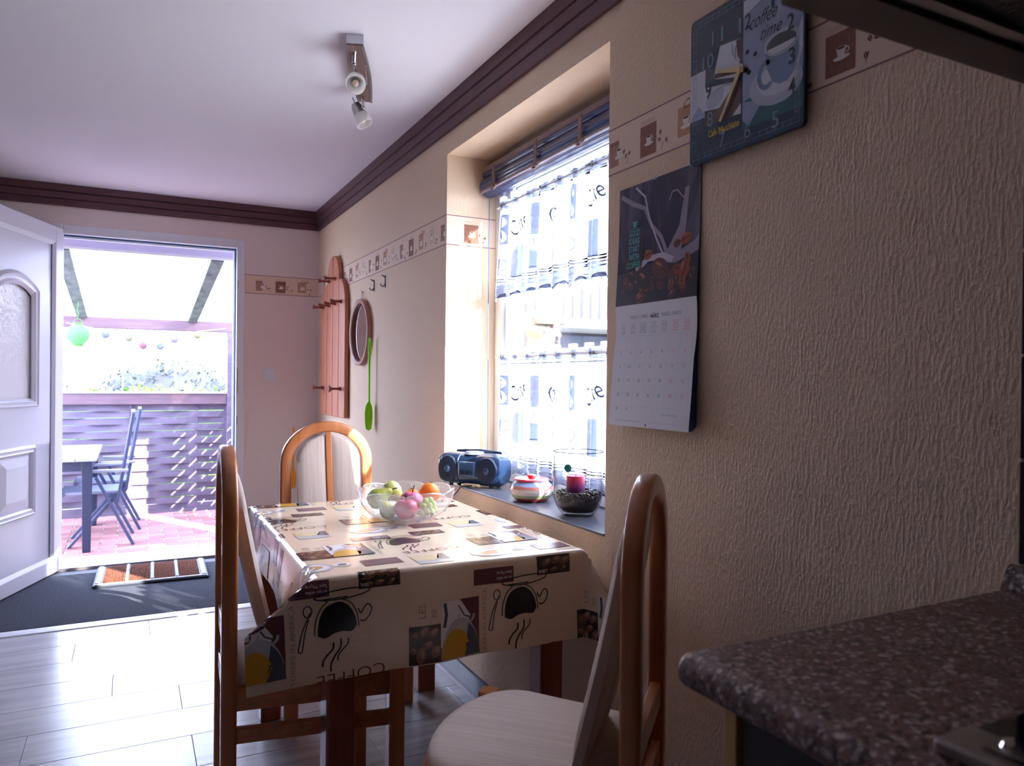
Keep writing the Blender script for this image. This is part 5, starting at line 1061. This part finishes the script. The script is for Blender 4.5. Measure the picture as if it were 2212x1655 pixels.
FW = M('fence_brown', srgb(98, 88, 106), .75, col2=srgb(78, 70, 90), vscale=(3, 30, 30)); BEAMW = M('beam_pinkish', srgb(96, 76, 86), .7, col2=srgb(82, 62, 72), vscale=(3, 30, 30)); OLDW = M('rafter_weathered', srgb(112, 116, 112), .8, col2=srgb(66, 70, 76), vscale=(14, 5, 14))
# woven lamella fence at the back
fe = thing('lamella_fence', 'dark woven lamella fence closing the far side of the terrace', 'fence', (-1.2, FY, TZ0))
nsl = 16; pitch = .0665
base = {}
for i in range(nsl):
    for half, (xa, xb) in enumerate(((-1.35, -.005), (.005, .865))):
        key = (half, i % 2)
        if key not in base:
            sg = 1 if i % 2 else -1; nn = 30
            m_ = MB(); m_.sweep([(xa+(xb-xa)*q/nn, .014*sg*math.sin((xa+(xb-xa)*q/nn)*2*PI/.62+.6), 0) for q in range(nn+1)], [(-.004, -.0323), (.004, -.0323), (.004, .0323), (-.004, .0323)], up=(0, 0, 1)); o = obj('lamella', m_, FW, fe); base[key] = o
        else: o = base[key].copy(); C.objects.link(o)
        o.location = (0, 0, .055+pitch*i+rb2.uniform(-.0012, .0012))
for x in (-1.36, -.74, 0, .60, .872): obj('upright', MB().bb(x-.012, x+.012, -.006, .006, .02, 1.083), FW, fe)
obj('bottom_rail', MB().bb(-1.4, .882, -.018, .018, .0, .024), FW, fe)
rl = thing('terrace_rail', 'pinkish wooden rail board on top of the woven fence', 'rail', (-1.2, FY-.03, TZ0+1.085)); obj('board', MB().bb(-1.45, .882, -.03, .03, 0, .110), BEAMW, rl, bevel=.004); obj('ledge', MB().bb(-1.45, .882, -.045, .045, .110, .124), WHITE2, rl)
# corner post and front beam
ps = thing('terrace_post', 'dark square post at the right end of the woven fence', 'post', (-.24, FY-.02, TZ0)); obj('shaft', MB().bb(-.075, .075, -.06, .06, 0, 1.82), FW, ps, bevel=.005)
fb = thing('terrace_beam', 'pinkish front beam carrying the rafters of the terrace roof', 'beam', (-1.2, FY, 1.682)); obj('timber', MB().bb(-1.9, 1.1, -.06, .06, 0, .105), BEAMW, fb, bevel=.005)
pz = lambda y: 2.125+(1.895-2.125)*(y-5.72)/(FY-5.72)       # underside of the roof sheets
for x, lab in ((-1.615, 'left grey weathered rafter under the clear terrace roof'), (-.645, 'right pale stained rafter under the clear terrace roof')):
    rf = thing('rafter', lab, 'rafter', (x, 5.72, 0), group='terrace rafters')
    obj('timber', MB().prism([(0.07, pz(5.79)-.06), (FY+.1-5.72, pz(FY+.1)-.13), (FY+.1-5.72, pz(FY+.1)), (0.07, pz(5.79))], -.045, .045, 'x'), OLDW, rf, bevel=.003)
wp = thing('wall_plate', 'pale lavender wall plate carrying the terrace roof above the door', 'beam', (-1.2, 5.75, 2.07)); obj('timber', MB().bb(-2.2, 1.6, -.04, .04, .0, .09), M('plate_lavender', srgb(196, 194, 226), .6), wp, bevel=.003); obj('gutter_lip', MB().bb(-2.2, 1.6, -.055, -.04, -.012, .004), WHITE2, wp)
POLY = translucent('ribbed_sheet', (.60, .63, .72), .90, .75, ribs=0)
rs = thing('roof_sheet', 'milky ribbed plastic roof over the terrace', 'roof', (-1.2, 5.72, 0))
m_ = MB()
for i in range(5):
    xa = -2.4+i*.97; m_ = MB().grid(lambda a, b: (xa+.965*a-(-1.2), (FY+.35-5.72)*b, pz(5.72+(FY+.35-5.72)*b)+.004+.003*math.sin(a*2*PI*24)), 192, 2); obj('sheet', m_, POLY, rs, smooth=True, fix=False)
SCR = translucent('screen_sheet', (.07, .075, .09), .12, .7)
scn_ = thing('wind_screen', 'ribbed clear plastic wind screen between rail and beam', 'screen', (-1.2, FY+.03, 1.07))
for xa, xb in ((-1.45, -.075), (-.065, .405), (.412, .880)): obj('sheet', MB().grid(lambda a, b: (xa+(xb-xa)*a, .003*math.sin(a*(xb-xa)*2*PI/.016), .61*b), int((xb-xa)*260), 1), SCR, scn_, smooth=True, fix=False)
for x in (-.07, .408): obj('joint_strip', MB().bb(x-.006, x+.006, -.008, .008, 0, .61), WHITE2, scn_)
# right-hand side: slatted fence whose gaps throw the light stripes, and a narrow slot beside it
sf = thing('slatted_fence', 'brown horizontal slat fence closing the right side of the terrace', 'fence', (-.03, 7.5, TZ0))
s0 = None; zt = 1.69-TZ0; 
for i in range(15):
    if s0 is None: s0 = obj('slat', MB().bb(-.009, .009, 6.78-7.5, 8.22-7.5, -.047, .047), FW, sf, bevel=.003, seg=1); o = s0
    else: o = s0.copy(); C.objects.link(o)
    o.location = (0, 0, zt-.048-.125*i)
for yy in (6.80, 7.07, 7.26, 7.42, 7.75, 8.18): obj('batten', MB().bb(.009, .03, yy-7.5-.022, yy-7.5+.022, .0, zt), FW, sf)
pp_ = thing('side_panel', 'solid brown boarded panel beside the slatted fence', 'panel', (-.03, 6.635, TZ0))
for i in range(2): obj('board', MB().bb(-.015, .015, -.135+.136*i, -.001+.136*i-.001, 0, 2.15), FW, pp_)
p2_ = thing('side_panel', 'solid boarded panel standing against the house wall at the terrace', 'panel', (-.03, 6.05, TZ0))
for i in range(2): obj('board', MB().bb(-.015, .015, -.33+.21*i, -.33+.21*i+.208, 0, 2.15), FW, p2_)
ln_ = thing('side_lintel', 'short brown board bridging the slot in the side of the terrace', 'board', (-.03, 6.315, 1.73)); obj('board', MB().bb(-.02, .02, -.184, .184, 0, .3), FW, ln_)
# green paper lantern
LG = translucent('lantern_green', (.20, .40, .20), 1.0, .6)
lt = thing('paper_lantern', 'large light green paper lantern hanging from the left rafter', 'lantern', (-1.603, 7.35, 1.475))
pr_ = [(.044, 0), (.044, .012)]+[(.044+.045*math.sin(PI*i/13)+(.0025 if i % 2 else 0), .012+.176*i/26*1.0+.0) for i in range(0, 27)]
pr_ = [(.042, 0), (.042, .012)]+[(.040+.049*max(0., math.sin(PI*i/26))**.8+(.0022 if i % 2 else 0), .014+.165*i/26) for i in range(27)]
obj('shade', MB().lathe(pr_, 40), LG, lt, smooth=True)
LGS = M('lantern_green_solid', srgb(56, 120, 34), .5)
obj('top_ring', MB().lathe([(.034, .178), (.036, .178), (.036, .196), (.034, .196), (.034, .178)], 32), LGS, lt); obj('bottom_ring', MB().lathe([(.040, -.004), (.044, -.004), (.044, .014), (.040, .014), (.040, -.004)], 32), LGS, lt)
obj('handle', MB().tube([(.034*math.cos(PI*i/14), 0, .19+.042*math.sin(PI*i/14)) for i in range(15)], .0025, 7), LGS, lt, smooth=True); obj('hook', MB().tube([(0, 0, .23), (0, 0, .265), (.008, 0, .275), (0, 0, .285), (-.006, 0, .30), (.0, 0, .335), (0, 0, .371)], .003, 7), LGS, lt, smooth=True)
# little lanterns on a string
pts_ = [(-1.415, 1.614), (-1.219, 1.590), (-1.095, 1.518), (-.944, 1.518), (-.820, 1.586), (-.609, 1.635)]
cols = [('blue-grey', (150, 172, 214)), ('pale olive', (206, 206, 150)), ('pink', (232, 130, 160)), ('pale blue', (160, 184, 224)), ('lilac', (196, 184, 232)), ('yellow', (226, 216, 140))]
ords = ['nearest the green lantern', 'left of the pink one', 'lowest of the string', 'right of the pink one', 'second from the post', 'nearest the post']
for (x, z), (nm, c_), od in zip(pts_, cols, ords):
    sl_ = thing('string_lantern', 'small %s ball lantern on the terrace string, %s' % (nm, od), 'lantern', (x, 8.08, z), group='small lanterns on the string')
    obj('ball', MB().lathe([(.008, -.033)]+[(max(.006, .036*math.sin(PI*i/16)+(.001 if i % 2 else 0)), -.036*math.cos(PI*i/16)) for i in range(1, 16)]+[(.008, .033)], 20), translucent('ball_'+nm.replace(' ', '_').replace('-', '_'), tuple(.10+q*.24 for q in srgb(*c_)[:3]), 1.0, .5), sl_, smooth=True)
    obj('cap', MB().lathe([(0, .042), (.009, .040), (.009, .032), (0, .032)], 12), WHITE2, sl_)
tag(obj('light_string', MB().tube([(-1.75, 8.189, 1.72)]+[(x, 8.08, z+.039) for x, z in pts_]+[(-.33, 8.189, 1.72)], .0025, 6), WHITE2, None), 'thin string that carries the small ball lanterns', 'string')
# patio table and folding chairs
PGREY = M('patio_blue_grey', srgb(24, 33, 60), .5); PTOP = M('patio_top', srgb(140, 144, 160), .5, col2=srgb(120, 124, 142), vscale=(3, 40, 3)); ALU = M('patio_alu', srgb(60, 69, 98), .4, metal=.2); SLING = M('sling_fabric', srgb(120, 128, 156), .8)
pt2 = thing('patio_table', 'grey patio table with a pale slatted top, partly behind the door leaf', 'table', (-1.88, 7.12, TZ0))
for i in range(6): obj('top_board', MB().bb(-.42+.146*i, -.42+.143+.146*i, -.55, .73, .705, .73), PTOP, pt2, bevel=.002)
for (a, b, c_, d_) in ((-.39, .42, -.52, -.49), (-.39, .42, .67, .70), (-.39, -.36, -.52, .70), (.39, .42, -.52, .70)): obj('rail', MB().bb(a, b, c_, d_, .63, .704), PGREY, pt2)
for sx_ in (-.36, .385):
    for sy_ in (-.485, .67):
        lg = MB(); 
        for z, w_ in ((0, .028), (.63, .036), (.704, .036)): pass
        lg.add([(sx_+a*.028, sy_+b*.028, 0) for a, b in ((-1, -1), (1, -1), (1, 1), (-1, 1))]+[(sx_+a*.037, sy_+b*.037, .704) for a, b in ((-1, -1), (1, -1), (1, 1), (-1, 1))], [(3, 2, 1, 0), (4, 5, 6, 7), (0, 1, 5, 4), (1, 2, 6, 5), (2, 3, 7, 6), (3, 0, 4, 7)]); obj('leg', lg, PGREY, pt2, bevel=.004)
def bar(p, q, w, d): return MB().sweep([p, q], [(-w/2, -d/2), (w/2, -d/2), (w/2, d/2), (-w/2, d/2)], up=(0, 1, 0))
def folding(label, loc):
    f_c = thing('folding_chair', label, 'chair', loc, 0, 'folding chairs at the patio table')
    # faces -x; local x=0 at the rear feet
    for yy in (-.24, .24):
        obj('rear_leg', bar((.0, yy, 0), (-.27, yy, .555), .024, .034), ALU, f_c, bevel=.004); obj('front_leg', bar((-.46, yy*.86, 0), (-.10, yy*.86, .43), .024, .034), ALU, f_c, bevel=.004)
        obj('back_post', bar((-.115, yy*.93, .36), (-.005, yy*.93, 1.07), .024, .038), ALU, f_c, bevel=.005); obj('armrest', MB().box((-.175, yy*1.02, .605), (.27, .044, .024)), PTOP, f_c, bevel=.006); obj('joint', MB().lathe([(0, -.012), (.02, -.012), (.02, .012), (0, .012)], 14, (-.125, yy*.95, .36), axis=(0, 1, 0)), ALU, f_c)
    obj('seat', MB().box((-.30, 0, .43), (.42, .42, .022)), SLING, f_c, bevel=.006); obj('seat_rail', MB().box((-.50, 0, .425), (.03, .44, .03)), ALU, f_c)
    bs = MB().grid(lambda a, b: (-.098+.088*b+.02*math.sin(PI*a)*.6, -.21+.42*a, .47+.57*b), 8, 6); obj('back_sling', bs, SLING, f_c, smooth=True, solid=.004); obj('top_rail', bar((-.008, -.22, 1.065), (-.008, .22, 1.065), .03, .024), ALU, f_c, bevel=.004)
    return f_c
folding('blue-grey folding armchair at the patio table, nearer to the door', (-1.17, 7.02, TZ0)); folding('blue-grey folding armchair at the patio table, nearer to the woven fence', (-1.115, 7.66, TZ0))
# ------------------------------------------------------------------ garden and neighbour
LAWN = M('lawn', srgb(112, 114, 104), .95, var=.3, vscale=(3, 3, 3)); g_ = struct('ground', MB().bb(-30, 40, -30, 60, -.4, -.25), LAWN)
LEAFM = M('hedge_leaf', srgb(25, 31, 36), .7, var=.4, vscale=(2, 2, 2)); SHRUBM = M('shrub_leaf', srgb(104, 160, 30), .7, var=.3, vscale=(9, 9, 9)); LEAF2 = M('hedge_leaf_bright', srgb(34, 42, 22), .7, var=.3, vscale=(2, 2, 2))
def hedge(name, label, loc, dims, mat, nleaf, seed):
    r = random.Random(seed); t = thing(name, label, 'hedge', loc)
    co = MB(); co.ball((0, 0, dims[2]*.5), (dims[0]*.46, dims[1]*.42, dims[2]*.5), 24, 14)
    co.v = [(x*(1+.12*math.sin(7*z+3*x)), y*(1+.12*math.cos(5*x+4*z)), z) for x, y, z in co.v]
    obj('core', co, mat, t, smooth=True)
    lv = MB()
    for i in range(nleaf):
        th, ph_ = r.uniform(0, 2*PI), math.acos(r.uniform(-.9, 1)); d = V((math.sin(ph_)*math.cos(th)*dims[0]*.5, math.sin(ph_)*math.sin(th)*dims[1]*.5, dims[2]*.5+math.cos(ph_)*dims[2]*.5))*r.uniform(.94, 1.06)
        a = V((r.uniform(-1, 1), r.uniform(-1, 1), r.uniform(-1, 1))).normalized()*.045; b = a.orthogonal().normalized()*.022; lv.add([d-a, d+b, d+a, d-b], [(0, 1, 2, 3)])
    tag(obj('leaves', lv, mat, t, fix=False), kind='stuff'); return t
hedge('hedge', 'dark green hedge seen through the left of the plastic wind screen', (-3.2, 12.4, -.25), (2.6, 1.4, 1.72), LEAFM, 2600, 1); hedge('hedge', 'green hedge seen through the middle of the plastic wind screen', (-.62, 12.8, -.25), (2.4, 1.4, 1.66), LEAFM, 2200, 2); hedge('shrub', 'low bright green shrubs glimpsed through the gaps of the woven fence', (-.9, 9.3, -.25), (3.6, .8, 1.3), SHRUBM, 2600, 9); hedge('hedge', 'bright yellow-green hedge seen through the right of the plastic wind screen', (1.55, 11.0, -.25), (1.8, 1.2, 1.60), LEAF2, 2200, 3)
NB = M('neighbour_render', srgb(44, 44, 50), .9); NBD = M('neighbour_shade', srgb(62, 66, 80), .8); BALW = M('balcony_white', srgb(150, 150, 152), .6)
nbh = thing('neighbour_house', 'pale neighbouring house with a white balcony outside the window', 'house', (6.2, 11.5, -.25))
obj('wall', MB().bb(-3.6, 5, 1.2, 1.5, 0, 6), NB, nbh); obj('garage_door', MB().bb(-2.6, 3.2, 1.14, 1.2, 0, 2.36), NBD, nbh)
obj('balcony_slab', MB().bb(-3.6, 5, -.1, 1.2, 2.42, 2.58), BALW, nbh); obj('balcony_post', MB().bb(-3.6, -3.42, -.1, .08, 0, 2.42), BALW, nbh)
bp = MB().bb(-.055, .055, -.012, .012, 2.60, 3.22); b0 = None
for i in range(44):
    if b0 is None: b0 = obj('baluster', bp, BALW, nbh); o = b0
    else: o = b0.copy(); C.objects.link(o)
    o.location = (-3.5+.19*i, -.06, 0)
obj('handrail', MB().bb(-3.6, 5, -.10, -.02, 3.30, 3.36), BALW, nbh); obj('lower_handrail', MB().bb(-3.6, 5, -.08, -.04, 3.22, 3.26), BALW, nbh)
# the person outside the window
pe = bpy.data.objects.new('person', None); C.objects.link(pe); pe.location = (1.34, 4.55, -.25); pe.scale = (1.02, 1.02, 1.02); pe.rotation_euler = (0, 0, math.radians(60)); tag(pe, 'person standing outside the window between the curtains, in a pale cap and dark grey top', 'person')
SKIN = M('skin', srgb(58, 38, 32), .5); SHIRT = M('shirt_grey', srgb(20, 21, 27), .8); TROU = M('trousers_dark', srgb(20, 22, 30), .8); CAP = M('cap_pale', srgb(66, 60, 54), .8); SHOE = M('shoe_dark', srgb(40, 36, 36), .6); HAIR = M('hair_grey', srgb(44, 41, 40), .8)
def skinmesh(name, pts, edges, rad, mat, root=0, sub=2):
    me = bpy.data.meshes.new(name); me.from_pydata(pts, edges, []); me.materials.append(mat); o = bpy.data.objects.new(name, me); C.objects.link(o); o.parent = pe
    md = o.modifiers.new('Skin', 'SKIN'); md.use_smooth_shade = True
    for i, v in enumerate(me.skin_vertices[0].data): v.radius = rad[i] if hasattr(rad[i], '__len__') else (rad[i], rad[i]); v.use_root = (i == root)
    s_ = o.modifiers.new('Subsurf', 'SUBSURF'); s_.levels = sub; s_.render_levels = sub; return o
# body faces -y locally
P_ = [(0, 0, 1.02), (0, 0, 1.20), (0, 0, 1.42), (0, .0, 1.55), (0, -.01, 1.66), (0, -.015, 1.76), (0, -.01, 1.86),
      (.19, 0, 1.47), (.25, .02, 1.18), (.22, -.14, 1.00), (.20, -.2, .93), (-.19, 0, 1.47), (-.25, .02, 1.18), (-.22, -.14, 1.00), (-.20, -.2, .93),
      (.10, 0, .92), (.11, -.01, .52), (.11, .02, .12), (.12, -.10, .05), (-.10, 0, .92), (-.11, -.01, .52), (-.11, .02, .12), (-.12, -.10, .05)]
E_ = [(0, 1), (1, 2), (2, 3), (3, 4), (4, 5), (5, 6), (2, 7), (7, 8), (8, 9), (9, 10), (2, 11), (11, 12), (12, 13), (13, 14), (0, 15), (15, 16), (16, 17), (17, 18), (0, 19), (19, 20), (20, 21), (21, 22)]
R_ = [(.16, .11), (.14, .10), (.17, .105), .058, (.075, .09), (.083, .10), (.066, .085), .062, .045, .034, .036, .062, .045, .034, .036, .09, .06, .042, (.045, .035), .09, .06, .042, (.045, .035)]
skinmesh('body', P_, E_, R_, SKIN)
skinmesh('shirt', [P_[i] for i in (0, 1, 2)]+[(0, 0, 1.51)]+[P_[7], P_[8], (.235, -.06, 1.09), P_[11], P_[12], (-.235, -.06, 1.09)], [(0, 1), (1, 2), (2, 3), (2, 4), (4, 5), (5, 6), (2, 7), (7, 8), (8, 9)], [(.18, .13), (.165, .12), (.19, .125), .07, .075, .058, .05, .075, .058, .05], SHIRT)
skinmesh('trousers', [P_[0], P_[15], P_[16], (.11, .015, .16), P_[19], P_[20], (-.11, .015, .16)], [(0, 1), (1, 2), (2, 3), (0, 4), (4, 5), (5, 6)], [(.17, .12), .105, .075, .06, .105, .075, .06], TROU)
for sx_ in (-1, 1): obj('shoe', MB().ball((sx_*.118, -.06, .045), (.052, .14, .05), 18, 10), SHOE, pe, smooth=True)
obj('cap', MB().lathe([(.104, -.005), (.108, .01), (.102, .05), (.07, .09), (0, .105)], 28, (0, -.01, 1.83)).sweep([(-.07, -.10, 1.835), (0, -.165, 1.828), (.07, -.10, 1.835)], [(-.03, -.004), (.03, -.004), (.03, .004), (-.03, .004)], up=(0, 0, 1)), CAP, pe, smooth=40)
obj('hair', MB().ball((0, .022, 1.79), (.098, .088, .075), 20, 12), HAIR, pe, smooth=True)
obj('nose', MB().ball((0, -.125, 1.755), (.014, .02, .022), 10, 8), SKIN, pe, smooth=True)
for sx_ in (-1, 1):
    obj('ear', MB().ball((sx_*.094, .0, 1.765), (.012, .02, .03), 10, 8), SKIN, pe, smooth=True); ey = obj('eye', MB().ball((sx_*.034, -.103, 1.785), (.013, .008, .010), 10, 8), M('eye_white', srgb(90, 88, 86), .3), pe, smooth=True); obj('iris', MB().ball((sx_*.034, -.109, 1.785), (.006, .004, .006), 8, 6), M('iris_dark', srgb(50, 60, 70), .3), ey, smooth=True)
    for k in range(4):
        L = (.062, .07, .066, .052)[k]; b = V((sx_*(.182+.012*k), -.225+.004*abs(k-1.5), .885)); obj('finger', MB().tube([b, b+V((0, -.012, -L*.45)), b+V((0, -.004, -L*.8)), b+V((0, .008, -L))], lambda t: .0088-.002*t, 8), SKIN, pe, smooth=True)
    b = V((sx_*.172, -.222, .92)); obj('thumb', MB().tube([b, b+V((-sx_*.012, -.02, -.022)), b+V((-sx_*.012, -.03, -.05))], lambda t: .0105-.002*t, 8), SKIN, pe, smooth=True)
obj('mouth', MB().ball((0, -.112, 1.712), (.024, .006, .006), 10, 6), M('lips', srgb(60, 32, 30), .5), pe, smooth=True)
